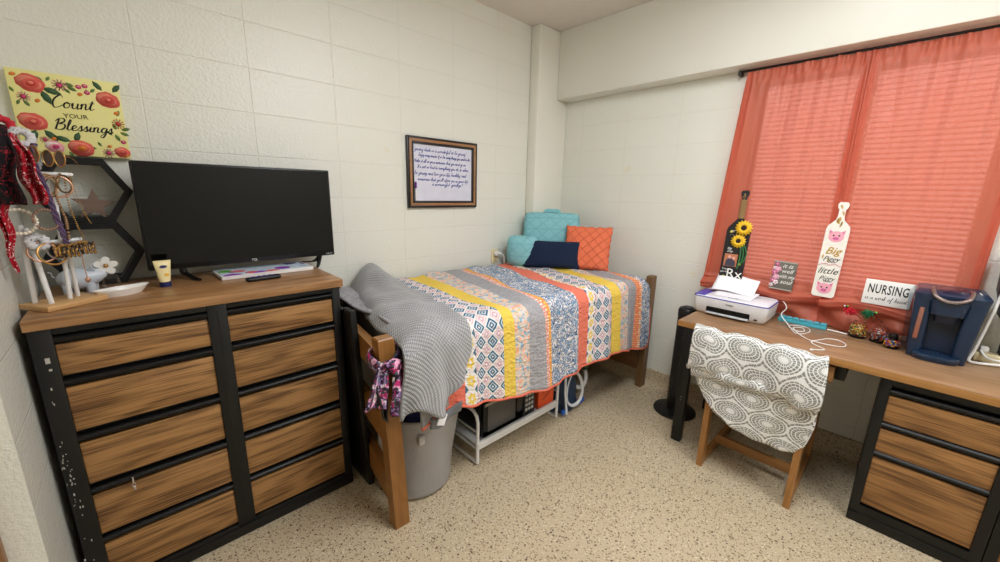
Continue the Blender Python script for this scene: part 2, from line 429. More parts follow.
# ---------------------------------------------------------------- brush script: x-height 1, ascender 2, descender -1
GL={'a':(1.1,[[(.85,.8),(.5,1),(.12,.6),(.2,.12),(.5,.05),(.82,.5),(.88,.95),(.85,.25),(.98,0),(1.15,.2)]]),
'b':(1.0,[[(0,.2),(.35,1.3),(.42,1.95),(.22,1.9),(.15,.9),(.2,.15),(.5,0),(.8,.35),(.72,.8),(.4,.85)],[(.72,.8),(1.05,.75)]]),
'c':(.85,[[(.72,.8),(.45,1),(.12,.55),(.25,.08),(.55,.02),(.9,.25)]]),
'd':(1.1,[[(.8,.8),(.5,1),(.12,.55),(.25,.05),(.6,.15),(.85,.9),(.95,1.95)],[(.95,1.95),(.85,.6),(.9,.05),(1.15,.2)]]),
'e':(.9,[[(.05,.25),(.45,.45),(.7,.75),(.5,1),(.2,.75),(.18,.25),(.42,0),(.75,.1),(.95,.3)]]),
'f':(.75,[[(0,.2),(.4,1.2),(.5,1.9),(.3,1.85),(.25,.8),(.2,-.4),(.28,-.9),(.45,-.6),(.35,0),(.8,.3)]]),
'g':(1.05,[[(.8,.8),(.5,1),(.12,.6),(.25,.12),(.6,.15),(.82,.9)],[(.82,.95),(.8,-.3),(.5,-.95),(.15,-.8),(.4,-.35),(1.1,.25)]]),
'h':(1.1,[[(0,.2),(.35,1.3),(.42,1.95),(.22,1.85),(.18,.9),(.15,0)],[(.15,.3),(.45,.9),(.7,.85),(.72,.3),(.85,0),(1.15,.25)]]),
'i':(.55,[[(0,.2),(.22,.95),(.2,.2),(.35,0),(.6,.25)],[(.27,1.4),(.30,1.47)]]),
'j':(.6,[[(.1,.4),(.35,.95),(.3,-.5),(.1,-.9),(-.1,-.6),(.6,.25)],[(.38,1.4),(.41,1.47)]]),
'k':(1.0,[[(0,.2),(.35,1.3),(.42,1.95),(.22,1.85),(.18,.9),(.15,0)],[(.75,.95),(.25,.5),(.6,.15),(.8,0),(1.05,.25)]]),
'l':(.6,[[(0,.2),(.35,1.2),(.42,1.9),(.25,1.95),(.15,1.0),(.18,.2),(.38,0),(.65,.25)]]),
'm':(1.6,[[(0,.6),(.18,.95),(.15,0)],[(.15,.3),(.4,.95),(.6,.85),(.6,0)],[(.6,.3),(.85,.95),(1.1,.85),(1.1,.2),(1.3,0),(1.65,.25)]]),
'n':(1.1,[[(0,.6),(.18,.95),(.15,0)],[(.15,.3),(.42,.95),(.68,.85),(.68,.2),(.85,0),(1.15,.25)]]),
'o':(1.0,[[(.55,1),(.15,.75),(.15,.2),(.45,0),(.75,.25),(.75,.75),(.5,1),(.6,.8),(1.05,.8)]]),
'p':(1.05,[[(0,.3),(.25,.95),(.2,0),(.12,-.95)],[(.2,.5),(.5,1),(.8,.7),(.65,.1),(.25,.1)],[(.65,.1),(1.1,.3)]]),
'q':(1.05,[[(.8,.8),(.5,1),(.12,.6),(.25,.12),(.6,.15),(.82,.9),(.78,-.9),(1.0,-.4),(1.1,.2)]]),
'r':(.8,[[(0,.2),(.25,1.05),(.4,.85),(.6,.85),(.5,.2),(.65,0),(.85,.25)]]),
's':(.75,[[(0,.2),(.4,1.05),(.45,.6),(.6,.2),(.35,0),(.1,.1)],[(.35,0),(.8,.25)]]),
't':(.7,[[(0,.2),(.35,1.6),(.2,.5),(.3,0),(.75,.25)],[(.02,1.12),(.62,1.2)]]),
'u':(1.1,[[(0,.5),(.15,.95),(.15,.25),(.35,0),(.65,.2),(.8,.95),(.78,.2),(.92,0),(1.15,.25)]]),
'v':(.95,[[(0,.6),(.18,.95),(.3,.1),(.42,0),(.75,.6),(.75,.95),(1.0,.85)]]),
'w':(1.4,[[(0,.6),(.15,.95),(.2,.15),(.4,0),(.62,.3),(.68,.9),(.7,.2),(.88,0),(1.15,.4),(1.15,.95),(1.45,.85)]]),
'x':(.9,[[(.1,.95),(.45,.5),(.65,0),(.95,.2)],[(.75,.95),(.1,0)]]),
'y':(1.05,[[(0,.5),(.15,.95),(.18,.3),(.35,.05),(.65,.25),(.8,.95)],[(.8,.95),(.7,-.3),(.35,-.95),(.1,-.75),(.4,-.3),(1.1,.25)]]),
'z':(.9,[[(.1,.85),(.7,.95),(.15,.05),(.9,.1)]]),
'C':(1.35,[[(1.15,1.75),(.95,2.1),(.6,2.0),(.15,1.3),(.12,.5),(.4,-.02),(.85,.1),(1.35,.5)]]),
'B':(1.5,[[(.35,2.0),(.25,1.0),(.15,0)],[(-.1,1.5),(.3,2.1),(.9,2.1),(1.05,1.6),(.45,1.1)],[(.45,1.1),(1.15,1.05),(1.25,.4),(.8,-.02),(.2,.1)]]),
'P':(1.2,[[(.35,2.0),(.25,1.0),(.15,0)],[(-.1,1.5),(.3,2.1),(.9,2.1),(1.05,1.5),(.4,1.0)]]),
'I':(.7,[[(.1,1.9),(.6,2.0)],[(.35,1.95),(.3,0)],[(.05,0),(.55,.02)]]),
'N':(1.3,[[(.1,0),(.25,2.0),(.8,0),(1.1,2.1)]]),'E':(1.1,[[(.95,1.85),(.5,2),(.25,1.6),(.55,1.1)],[(.55,1.1),(.15,.6),(.4,0),(1.0,.2)]]),'M':(1.7,[[(.1,0),(.35,2.0),(.75,.4),(1.15,2.0),(1.35,.1),(1.6,.2)]]),
'“':(.5,[[(.1,1.9),(.15,1.6)],[(.3,1.95),(.35,1.65)]]),'”':(.5,[[(.1,1.95),(.05,1.65)],[(.3,1.95),(.25,1.65)]]),'.':(.3,[[(.1,.02),(.13,.06)]]),',':(.3,[[(.15,.1),(.05,-.25)]]),'’':(.3,[[(.15,1.9),(.1,1.6)]]),'!':(.4,[[(.25,2),(.2,.5)],[(.18,.05),(.2,.1)]]),' ':(.75,[])}
def script(m,s,M,xh,th,width=None,slant=.28,bounce=0,seg=5,n=3,depth=.5):
    """writes s centred on M's origin; xh=x-height; strokes are flattened tubes lying on the surface"""
    tot=sum(GL[c][0] for c in s); sx=(width/(tot*xh)) if width else 1.; x=-tot/2; rr=random.Random(len(s))
    for k,c in enumerate(s):
        adv,st=GL[c]; dy=bounce*math.sin(k*2.1)
        for S_ in st:
            P=spline([(( x+px+slant*py)*xh*sx,(py-.5+dy)*xh,0) for px,py in S_],n)
            Q=[]; R_=[]
            for i,p in enumerate(P):
                a=P[max(0,i-1)];b=P[min(len(P)-1,i+1)]; d=(b-a); down=1 if d.y<-.3*abs(d.x) else 0
                R_.append(th*(1.25 if down else .6)); Q.append(M@p)
            base=M.to_3x3()@Vector((0,0,1))
            # ribbon with slight thickness
            L=[];
            for i,p in enumerate(P):
                a=P[max(0,i-1)];b=P[min(len(P)-1,i+1)]; d=(b-a)
                if d.length<1e-9: d=Vector((1,0,0))
                d.normalize(); w=Vector((-d.y,d.x,0))*R_[i]
                L.append([m.bm.verts.new(M@(p+w+Vector((0,0,h)))) for h in (0,th*depth)]+[m.bm.verts.new(M@(p-w+Vector((0,0,h)))) for h in (th*depth,0)])
            fs=[]
            for A,B in zip(L,L[1:]):
                for q in range(4): fs.append(m.bm.faces.new((A[q],A[(q+1)%4],B[(q+1)%4],B[q])))
            fs.append(m.bm.faces.new(L[0][::-1])); fs.append(m.bm.faces.new(L[-1])); m._fin(fs)
        x+=adv
# ================================================================ DRESSER
DX0,DX1,DY0,DY1,DZ=-3.142,-2.215,-.575,-.05,1.04
dr=thing('dresser','wide ten-drawer dresser with black metal body, wood drawer fronts and television on top','dresser',((DX0+DX1)/2,(DY0+DY1)/2,0))
b=MB()
XL=(-3.092,-2.708); XR=(-2.646,-2.25)
DRZ=[(.073,.232),(.276,.432),(.480,.634),(.682,.836),(.880,.982)]
b.box((DX0,DY0+.03,0),(DX1,DY1,DZ))                                  # carcass
for a,c in ((DX0,XL[0]),(XL[1],XR[0]),(XR[1],DX1)): b.box((a,DY0,.0),(c,DY0+.032,DZ),.003)   # stiles
b.box(((XL[1]+XR[0])/2-.002,DY0-.001,.02),((XL[1]+XR[0])/2+.002,DY0,DZ-.02))
for x0,x1 in (XL,XR):
    b.box((x0,DY0,0),(x1,DY0+.032,.066),.002); b.box((x0,DY0,1.018),(x1,DY0+.032,DZ),.002)
b.box((DX0,DY0-.006,.008),(DX1,DY0,.05),.003)
b.build('body',BLACKM,dr)
t=MB().box((DX0-.004,DY0-.012,DZ),(DX1+.014,DY1,1.075),.003).build('top',TOPX,dr)
sc=MB(); rnd=random.Random(3)
for k in range(46):                                                 # chipped paint along the left edge
    z=rnd.choice((rnd.uniform(.38,.62),rnd.uniform(.05,1.0))); w=rnd.uniform(.0012,.004); h=rnd.uniform(.002,.009)
    x=DX0+.012+rnd.gauss(0,.006); sc.box((x,DY0-.0006,z),(x+w,DY0+.001,z+h))
sc.box((-3.118,DY0-.0008,.93),(-3.108,DY0+.001,.948)); sc.box((-3.115,DY0-.0008,.905),(-3.108,DY0+.001,.912))
sc.build('paint_chips',SCUFF,dr,kind='stuff')
def drawer(parent,M,w,z0,z1,front,gap,mat):
    """front panel with a rolled pull strip above it; local x=width, y=up, z=outwards"""
    d=MB().box((0,0,-.012),(w,z1-z0,.004),.0015,M=M).build('drawer',mat,parent)
    m=MB(); m.box((0,z1-z0+.002,-.02),(w,z1-z0+.012,-.008),M=M)
    A=[(-.006,0),(.004,0),(.010,.006),(.012,.014),(.008,gap*.45),(-.002,gap*.55),(-.006,gap*.55)]
    poly=[(a,c) for a,c in A]
    M2=M@Matrix.Translation((0,z1-z0+.008,0))@Matrix(((0,0,1,0),(0,1,0,0),(1,0,0,0),(0,0,0,1)))
    m.prism(poly,M2,w)
    m.build('pull',PULL,d)
    return d
for (x0,x1) in (XL,XR):
    for z0,z1 in DRZ:
        d=drawer(dr,frame((x0,DY0+.012,z0),(1,0,0),(0,0,1)),x1-x0,z0,z1,0,.042,WALNUT)
# little metal key-ring clip hanging from the pull of the fourth drawer
kc=MB(); kc.box((-2.991,DY0-.012,.437),(-2.985,DY0-.006,.462),.002); kc.tube(circ((-2.988,DY0-.008,.43),(1,0,0),(0,0,1),.006,10),.0015,6,True); kc.box((-2.9905,DY0-.010,.408),(-2.984,DY0-.006,.424),.002)
tag(kc.build('key_clip',CHROME),'small silver clip hanging on the pull of a left dresser drawer','clip')
pk=MB(); pk.box((-2.70,DY0-.002,1.0),(-2.69,DY0,1.004))
# ================================================================ TELEVISION
TVX0,TVX1,TVZ0,TVZ1,TVY=-2.843,-2.086,1.125,1.565,-.2
tv=thing('television','wide black flat screen television standing on the dresser','television',((TVX0+TVX1)/2,TVY,1.075))
MB().box((TVX0,TVY,TVZ0),(TVX1,TVY+.045,TVZ1),.006).box((TVX0+.12,TVY+.045,TVZ0+.03),(TVX1-.12,TVY+.085,TVZ1-.12),.01).build('housing',BLACKP,tv)
MB().box((TVX0+.009,TVY-.0015,TVZ0+.022),(TVX1-.009,TVY+.002,TVZ1-.009)).build('screen',GLOSSB,tv)
for sx in (-2.735,-2.155):
    ft=MB(); s=1 if sx<-2.5 else -1
    ft.tube([(sx,TVY+.02,TVZ0+.01),(sx+.01*s,TVY+.015,1.10),(sx+.03*s,TVY-.03,1.086),(sx+.05*s,TVY-.075,1.083)],[.012,.011,.009,.006],8)
    ft.tube([(sx,TVY+.02,TVZ0+.01),(sx+.005*s,TVY+.05,1.10),(sx+.01*s,TVY+.11,1.082)],[.012,.01,.006],8)
    ft.build('foot',BLACKP,tv)
text('TCL',.014,frame((-2.462,TVY-.0012,TVZ0+.011),(1,0,0),(0,0,1)),WHITEINK,tv,'maker_lettering')
text('Roku TV',.008,frame((-2.115,TVY-.0012,TVZ0+.011),(1,0,0),(0,0,1)),WHITEINK,tv,'corner_lettering')
tag(MB().tube(spline([(-2.16,-.14,1.13),(-2.14,-.11,1.12),(-2.17,-.10,1.085),(-2.21,-.07,1.08),(-2.25,-.09,1.08)]),.0035,8).build('power_cable',CABLEB),'black cable curling down behind the right end of the television','cable')
# painted slab under the television
def tray_mat():
    t=MT('floral_tray_painting',.25,0,.5); o=t.obj(); v=t.voro(o,15); vc=t.node('TexVoronoi'); t.link(o,vc.inputs['Vector']); vc.inputs['Scale'].default_value=15
    r,g,bb=t.xyz(vc.outputs['Color']); n=t.noise(o,26,3,.6,1.5)
    c=t.mix(n,rgb(190,214,240),rgb(226,238,246))
    c=t.mix(v.lt(.55)*r.gt(.62),c,rgb(90,180,50)); c=t.mix(v.lt(.55)*g.gt(.68),c,rgb(150,76,190)); c=t.mix(v.lt(.55)*bb.gt(.76),c,rgb(34,60,160)); c=t.mix(v.lt(.45)*(r+g).lt(.5),c,rgb(228,120,130))
    t.color(c); return t.m
tr=thing('painted_tray','long flat white tray painted with blue, green and purple flowers, under the television','tray',(-2.43,-.235,1.076))
MB().hexa([(-2.615,-.32,1.077),(-2.235,-.30,1.077),(-2.24,-.10,1.077),(-2.625,-.12,1.077),(-2.615,-.322,1.092),(-2.232,-.30,1.092),(-2.24,-.10,1.092),(-2.625,-.12,1.092)]).build('slab',WHITEP,tr)
MB().hexa([(-2.609,-.314,1.092),(-2.24,-.293,1.092),(-2.247,-.107,1.092),(-2.618,-.127,1.092),(-2.609,-.314,1.0935),(-2.24,-.293,1.0935),(-2.247,-.107,1.0935),(-2.618,-.127,1.0935)]).build('painted_surface',tray_mat(),tr)
rm=thing('remote_control','black television remote lying in front of the painted tray','remote',(-2.475,-.40,1.076),rz=.10)
M=WM[rm]
MB().box((-.068,-.019,0),(.068,.019,.017),.008,M=M,seg=3).build('body',BLACKP,rm)
bt=MB(); rr=random.Random(1)
for i in range(9):
    bt.lathe([(.0042,0),(.0042,.002),(.003,.003)],(-.05+i*.011,(.007 if i%2 else -.007),.0165),10,M=M)
bt.build('buttons',plain('purple_buttons',rgb(88,80,170),.4),rm)
# hand cream tube
hc=thing('hand_cream_tube','cream yellow lotion tube standing on its navy cap beside the television','tube',(-2.80,-.30,1.075),rz=.12)
M=WM[hc]
MB().lathe([(.017,0),(.019,.001),(.019,.02),(.018,.021)],seg=20,M=M).build('cap',NAVY,hc)
prof=[]
g=MB()
def tubefn(u,v):
    a=2*PI*u; w=.018+.009*v; d=.016*(1-v)**.6+.0016
    return M@Vector((w*math.cos(a),d*math.sin(a),.021+.078*v))
g.grid(24,8,tubefn); g.build('squeeze_body',plain('cream_yellow_tube',rgb(240,224,168),.35),hc)
MB().box((-.027,-.0018,.098),(.027,.0018,.106),M=M).build('crimp',bpy.data.materials['cream_yellow_tube'],hc)
MB().prism(ellipse(0,0,.012,.006,n=16),frame(M@Vector((0,-.0095,.082)),M.to_3x3()@Vector((1,0,0)),M.to_3x3()@Vector((0,.12,1))),.001).build('logo_oval',NAVY,hc)
MB().prism(ellipse(0,0,.008,.006,n=14),frame(M@Vector((.006,-.0150,.05)),M.to_3x3()@Vector((1,0,0)),M.to_3x3()@Vector((0,.1,1))),.001).build('flower_print',plain('yellow_flower_print',rgb(236,184,60),.5),hc)
# white boat-shaped dish with bead strands
ds=thing('trinket_dish','white boat-shaped dish holding a strand of beads, beside the jewelry stand','dish',(-2.925,-.365,1.075),rz=.42)
M=WM[ds]; g=MB()
def dish(u,v):
    a=2*PI*u; L,W=.080,.036
    s=math.copysign(abs(math.cos(a))**1.0,math.cos(a)); 
    prof=[(.0,.004),(.62,.004),(.93,.026),(1.0,.028),(1.02,.026),(.70,0),(0,0)]
    k=v*(len(prof)-1); i=min(int(k),len(prof)-2); f=k-i; r=prof[i][0]*(1-f)+prof[i+1][0]*f; z=prof[i][1]*(1-f)+prof[i+1][1]*f
    return M@Vector((L*r*math.cos(a),W*r*math.sin(a)*(1-.25*abs(math.cos(a))),z+(.004*abs(math.cos(a))**3 if .3<v<.75 else 0)))
g.grid(36,18,dish); g.build('bowl',plain('white_glazed_ceramic',rgb(236,233,228),.25),ds)
bd=MB(); 
for i in range(22):
    t=i/21; bd.ball(M@Vector((-.05+.10*t,.010*math.sin(t*7),.0085)),.0032,seg=8)
tag(bd.build('bead_strand',plain('brown_beads',rgb(126,84,62),.4)),'thin strand of brown beads lying in the white dish','bracelet')
# ceramic pig
pg=thing('pig_figurine','small pale grey ceramic pig behind the jewelry stand','figurine',(-3.030,-.235,1.075),rz=-.15)
M=WM[pg]@Matrix.Scale(1.32,4); R=M.to_3x3().to_4x4(); PIGM=plain('pale_grey_ceramic',rgb(196,204,214),.3)
m=MB()
def pigbody(u,v):
    # revolve along x with varying radius: rump, belly, neck, snout
    xs=-.05+.105*v; r=interp([(0,.002),(.06,.018),(.2,.030),(.45,.035),(.62,.031),(.74,.025),(.86,.018),(.93,.011),(.98,.0095),(1,.002)],v)
    zc=.040+ (.010*max(0,(v-.55)/.45))
    a=2*PI*u; return M@Vector((xs,r*math.cos(a),zc+r*.92*math.sin(a)))
m.grid(20,26,pigbody)
for sx in (-.028,.018):
    for sy in (-.016,.016): m.lathe([(.008,0),(.0095,.004),(.011,.022),(.010,.03)],(sx,sy,0),12,M=M)
m.build('body',PIGM,pg)
for sy in (-1,1):
    MB().prism([(-.008,0),(.008,0),(.002,.018)],M@Matrix.Translation((.026,sy*.016,.064))@Matrix.Rotation(sy*-.4,4,'X')@Matrix.Rotation(PI/2,4,'X'),.004).build('ear',PIGM,pg)
m=MB(); m.tube([M@Vector(p) for p in spline([(-.049,0,.045),(-.057,.004,.052),(-.055,-.003,.060),(-.062,0,.062)],4)],.0018,6); m.build('tail',PIGM,pg)
# flower jar
fj=thing('flower_jar','clear glass jar topped with a white five-petal flower and gold centre','jar',(-2.955,-.215,1.075))
x,y,z=-2.955,-.215,1.0755
MB().lathe([(.022,0),(.026,.004),(.027,.035),(.024,.046),(.017,.050),(.018,.054)],(x,y,z),24).build('glass',GLASS,fj)
MB().lathe([(.019,.0),(.019,.008),(.004,.012)],(x,y,z+.054),20).build('stopper',glass('smoky_glass',(.85,.85,.85,1)),fj)
F=frame((x-.004,y-.03,1.168),(1,-.22,0),(0,.25,1))
p=MB()
for k in range(5):
    a=PI/2+2*PI*k/5; p.prism(ellipse(.021*math.cos(a),.021*math.sin(a),.0145,.0120,a,16),F@Matrix.Translation((0,0,-.002)),.006)
p.build('petals',plain('white_enamel_petals',rgb(240,238,232),.35),fj)
MB().ball(F@Vector((0,0,.005)),.0075,(1,.7,1)).build('flower_centre',GOLD,fj)
MB().tube([(x,y,1.14),(x-.002,y-.015,1.155),F@Vector((0,0,-.002))],.002,6).build('stem',GOLD,fj)
# ================================================================ HEXAGON SHELVES AND STAR
HEXM=plain('black_painted_wood',rgb(11,11,12),.5,0,.3)
def hexshelf(cx,cz,R,y0,y1,label):
    m=MB(); th=.023
    o=[(cx+R*math.cos(PI/3*k),cz+R*math.sin(PI/3*k)) for k in range(6)]; i=[(cx+(R-th/.866)*math.cos(PI/3*k),cz+(R-th/.866)*math.sin(PI/3*k)) for k in range(6)]
    vs=[[m.bm.verts.new((q[0],yy,q[1])) for q in P] for yy in (y0,y1) for P in (o,i)]
    fs=[]
    for k in range(6):
        n=(k+1)%6
        fs+= [m.bm.faces.new((vs[0][k],vs[0][n],vs[1][n],vs[1][k])),m.bm.faces.new((vs[2][k],vs[3][k],vs[3][n],vs[2][n])),
              m.bm.faces.new((vs[0][k],vs[2][k],vs[2][n],vs[0][n])),m.bm.faces.new((vs[1][k],vs[1][n],vs[3][n],vs[3][k]))]
    m._fin(fs)
    return tag(m.build('hexagon_shelf',HEXM,sharp=20),label,'shelf','black hexagon shelves')
HR=.1415
hexshelf(-2.983,1.1985,HR,-.125,-.005,'lower of the two black hexagon wall shelves, standing on the dresser')
hexshelf(-2.985,1.4445,HR,-.125,-.005,'upper black hexagon shelf directly below the yellow floral canvas')
pts=[]
for k in range(10):
    a=PI/2+PI*k/5; r=.064 if k%2==0 else .027; pts.append((r*math.cos(a),r*math.sin(a)))
tag(MB().prism(pts,Matrix.Translation((-2.965,-.085,1.389))@Matrix.Rotation(PI/2-.12,4,'X')@Matrix.Rotation(-.08,4,'Z'),.014).build('wooden_star',STARWOOD,sharp=20),'brown wooden star standing inside the upper hexagon shelf','ornament')
# ================================================================ YELLOW CANVAS
cv=thing('floral_canvas','square yellow canvas painted with coral roses reading Count Your Blessings','picture',(-2.975,-.03,1.572))
W0,Z0,SZ=-3.120,1.577,.290
def can_mat():
    t=MT('yellow_canvas',.6,0,.3); o=t.obj(); n=t.noise(o,9,3)
    t.color(t.mix(n,rgb(234,226,140),rgb(243,237,170))); t.bump(t.noise(o,260,2),.15,.002); return t.m
MB().box((W0,-.035,Z0),(W0+SZ,-.002,Z0+SZ),.002).build('stretched_canvas',can_mat(),cv)
F=wallA(W0,Z0,-.0352)
def fp(u,v): return (u*SZ,(1-v)*SZ)
cols=[rgb(226,96,84),rgb(238,138,116),rgb(206,66,62),rgb(240,160,172),rgb(205,60,110),rgb(226,128,48),rgb(58,92,58),rgb(96,124,60),rgb(246,228,220)]
m=MB(); lay=[0]
def blob(u,v,a,b_,rot=0,mi=0,wob=.12,seed=0,n=16,lift=0):
    m.mat(mi); lay[0]+=1; x,y=fp(u,v); m.prism(ellipse(x,y,a,b_,rot,n,wob,seed),F@Matrix.Translation((0,0,lift*.00035+lay[0]*.000002)),.0003)
def leaf(u,v,L,rot,mi=6):
    m.mat(mi); x,y=fp(u,v); c,s=math.cos(rot),math.sin(rot)
    P=[(0,0),(.3*L,.2*L),(.65*L,.22*L),(L,0),(.65*L,-.2*L),(.3*L,-.2*L)]
    m.prism([(x+a*c-b_*s,y+a*s+b_*c) for a,b_ in P],F,.0003)
def rose(u,v,r,c0=0,c1=1,c2=2,seed=0):
    r*=1.22; blob(u,v,r*1.1,r*.92,-.3,c0,.12,seed,20,1); blob(u-.01,v-.01,r*.9,r*.62,-.3,c1,.2,seed+1,16,2); blob(u,v+.005,r*.72,r*.5,.2,c0,.2,seed+2,16,3)
    blob(u+.01,v,r*.42,r*.32,.4,c2,.2,seed+3,12,4); blob(u+.005,v-.005,r*.22,r*.17,0,1 if c2==2 else c2,.1,seed+4,10,5)
for (u,v,L,a,mi) in ((.28,.19,.05,-.3,6),(.27,.22,.05,-1.2,6),(.83,.13,.04,2.2,6),(.93,.13,.04,.9,6),(.15,.70,.045,-1.9,6),(.22,.70,.05,-.9,6),(.44,.82,.045,2.8,6),(.48,.82,.04,1.2,6),(.47,.10,.03,-.2,7),(.50,.13,.03,-.5,7),(.47,.15,.025,-.9,7),(.30,.11,.022,2.4,7),(.33,.10,.02,1,7),(.10,.36,.025,-1,7),(.07,.36,.02,-2,7),(.04,.28,.02,2,7),(.71,.17,.022,.8,7),(.70,.20,.02,2,7),(.93,.44,.025,1.2,7),(.95,.62,.03,.3,7),(.93,.65,.03,-.4,7),(.90,.62,.025,1.9,7),(.88,.68,.03,-1.2,7),(.72,.86,.02,2,7),(.67,.89,.02,3,7),(.40,.95,.02,-1,7),(.85,.70,.022,2.3,7)): leaf(u,v,L,a,mi)
rose(.19,.15,.027,seed=1); rose(.14,.61,.027,seed=5); rose(.87,.24,.026,seed=9); rose(.52,.90,.027,0,1,5,13); rose(.92,.92,.018,0,1,2,17); rose(.28,.90,.019,3,8,4,21)
def spiky(u,v,r,mi,ci):
    m.mat(mi)
    for k in range(11):
        a=2*PI*k/11; x,y=fp(u,v); m.prism([(x+r*.15*math.cos(a+1.4),y+r*.15*math.sin(a+1.4)),(x+r*.9*math.cos(a-.16),y+r*.9*math.sin(a-.16)),(x+r*math.cos(a),y+r*math.sin(a)),(x+r*.9*math.cos(a+.16),y+r*.9*math.sin(a+.16)),(x+r*.15*math.cos(a-1.4),y+r*.15*math.sin(a-1.4))],F@Matrix.Translation((0,0,.00001*k)),.0004)
    blob(u,v,r*.42,r*.4,0,ci,.1,3,10,3)
spiky(.44,.13,.021,3,4); spiky(.11,.32,.018,3,4); spiky(.93,.54,.020,5,2); spiky(.78,.94,.019,3,4); spiky(.21,.82,.014,3,4)
for u,v in ((.61,.12),(.67,.10),(.68,.18),(.95,.78)): blob(u,v,.0085,.0075,0,4,.05,2,12,1); blob(u,v-.005,.004,.003,0,3,.05,2,8,2)
for u,v in ((.06,.07),(.08,.60),(.22,.35),(.61,.21),(.93,.40),(.10,.84),(.29,.80),(.80,.85),(.96,.96)): blob(u,v,.008,.006,.5,5,.3,int(u*99),9,1)
m.build('painted_flowers',[plain('canvas_paint_%s'%n,c,.6) for n,c in zip(('coral','salmon','deep_coral','pink','magenta','orange','dark_green','olive','blush'),cols)],cv,sharp=180)
def cm(u,v,rot=0): x,y=fp(u,v); return F@Matrix.Translation((x,y,.0006))@Matrix.Rotation(rot,4,'Z')
m=MB(); script(m,'Count',cm(.52,.365,.02),.021,.0018,.112,n=5); script(m,'Blessings',cm(.585,.645,.0),.019,.0018,.158,n=5); m.build('script_lettering',INK,cv,sharp=180)
merge_text([('YOUR',.022,cm(.53,.50,.03),dict(sx=1.1))],INK,cv,'lettering')
# ================================================================ FRAMED WHITEBOARD
WX0,WX1,WZ_0,WZ_1=-1.520,-.938,1.360,1.818
wbd=thing('framed_whiteboard','framed whiteboard covered in blue handwriting, hanging above the bed','whiteboard',((WX0+WX1)/2,-.01,WZ_0))
def fr(m,x0,x1,z0,z1,w,y0,y1,bev=.003):
    m.box((x0,y0,z0),(x0+w,y1,z1),bev);m.box((x1-w,y0,z0),(x1,y1,z1),bev);m.box((x0+w*.9,y0,z0),(x1-w*.9,y1,z0+w),bev);m.box((x0+w*.9,y0,z1-w),(x1-w*.9,y1,z1),bev)
BLKF=plain('black_frame_moulding',rgb(26,22,22),.35); BRZ=wood('bronze_frame_moulding',rgb(132,92,58),rgb(184,138,98),0,1.5,.35)
m=MB(); fr(m,WX0,WX1,WZ_0,WZ_1,.017,-.024,-.002); fr(m,WX0+.030,WX1-.030,WZ_0+.030,WZ_1-.030,.017,-.024,-.002); m.build('outer_moulding',BLKF,wbd)
m=MB(); fr(m,WX0+.015,WX1-.015,WZ_0+.015,WZ_1-.015,.017,-.027,-.002); m.build('bronze_band',BRZ,wbd)
MB().box((WX0+.03,-.014,WZ_0+.03),(WX1-.03,-.006,WZ_1-.03)).build('writing_board',plain('white_dry_erase_board',rgb(216,218,232),.22),wbd)
BW=WX1-WX0
lines=[('“young dads is a wonderful to be young”',.46,.185,.030),('Enjoy every minute of it. I’m using things you need to do,',.52,.262,.026),('Make it all in your memories. that you must go on.',.46,.345,.027),('It’s not so bad to everything you do. to relive,',.50,.425,.028),('be young and live your life healthy. and',.46,.515,.029),('memories that you’ll often see in your life.',.50,.600,.027),('a meaningful “goodbye”!',.55,.665,.028)]
m=MB()
for s,u,v,h in lines: script(m,s,wallA(WX0+(u+.0)*BW,WZ_1-v*(WZ_1-WZ_0),-.0142)@Matrix.Rotation(-.015,4,'Z'),h*.40,.0013,BW*(.74 if len(s)>30 else .45),n=2,seg=4,bounce=.12)
m.build('handwriting',BLUEINK,wbd,sharp=180)
mk=thing('dry_erase_marker','purple-capped marker clipped upright inside the whiteboard frame','marker',(-1.462,-.022,1.405))
MB().lathe([(.005,0),(.0062,.003),(.0062,.075),(.0055,.078)],(-1.462,-.0205,1.410),12).build('barrel',WHITEP,mk)
MB().lathe([(.0058,0),(.0072,.003),(.0072,.035),(.005,.042),(.002,.043)],(-1.462,-.0205,1.488),12).build('cap',plain('purple_cap',rgb(110,40,140),.4),mk)
# ================================================================ WALL OUTLET by the bed
ol=thing('wall_outlet','beige double socket on the back wall beside the teal pillow','outlet',(-.725,-.004,.90))
MB().box((-.762,-.008,.905),(-.692,0,1.02),.003).build('cover_plate',CREAM,ol)
m=MB(); m.box((-.742,-.011,.918),(-.712,-.007,.952),.004); m.box((-.742,-.011,.972),(-.712,-.007,1.006),.004); m.build('sockets',plain('beige_socket',rgb(206,190,148),.5),ol)
pl=thing('plug_with_cable','white plug and thick white cable in the socket by the bed','plug',(-.70,-.04,.93))
MB().box((-.745,-.045,.970),(-.705,-.0112,1.004),.008,seg=3).build('plug',WHITEP,pl)
MB().tube(spline([(-.712,-.03,.985),(-.69,-.05,.985),(-.672,-.06,.96),(-.665,-.06,.91),(-.665,-.065,.87)]),.007,8).build('cable',CABLEW,pl)
# ================================================================ BLACK PANEL between dresser and bed
pn=thing('folding_table_frame','tall black ribbed metal panel standing upright between dresser and bed','panel',(-2.19,-.45,0))
m=MB()
SH=Matrix(((1,0,-.045,.042),(0,1,0,0),(0,0,1,0),(0,0,0,1)))
m.box((-2.210,-.64,.0),(-2.188,-.12,.925),.006,M=SH)
for yy,xx in ((-.652,-2.180),(-.622,-2.184),(-.592,-2.184)): m.box((-2.211,yy-.011,.004),(xx,yy+.011,.94),.006,M=SH)
m.build('frame',BLACKM,pn)
pn.name='black_metal_panel'
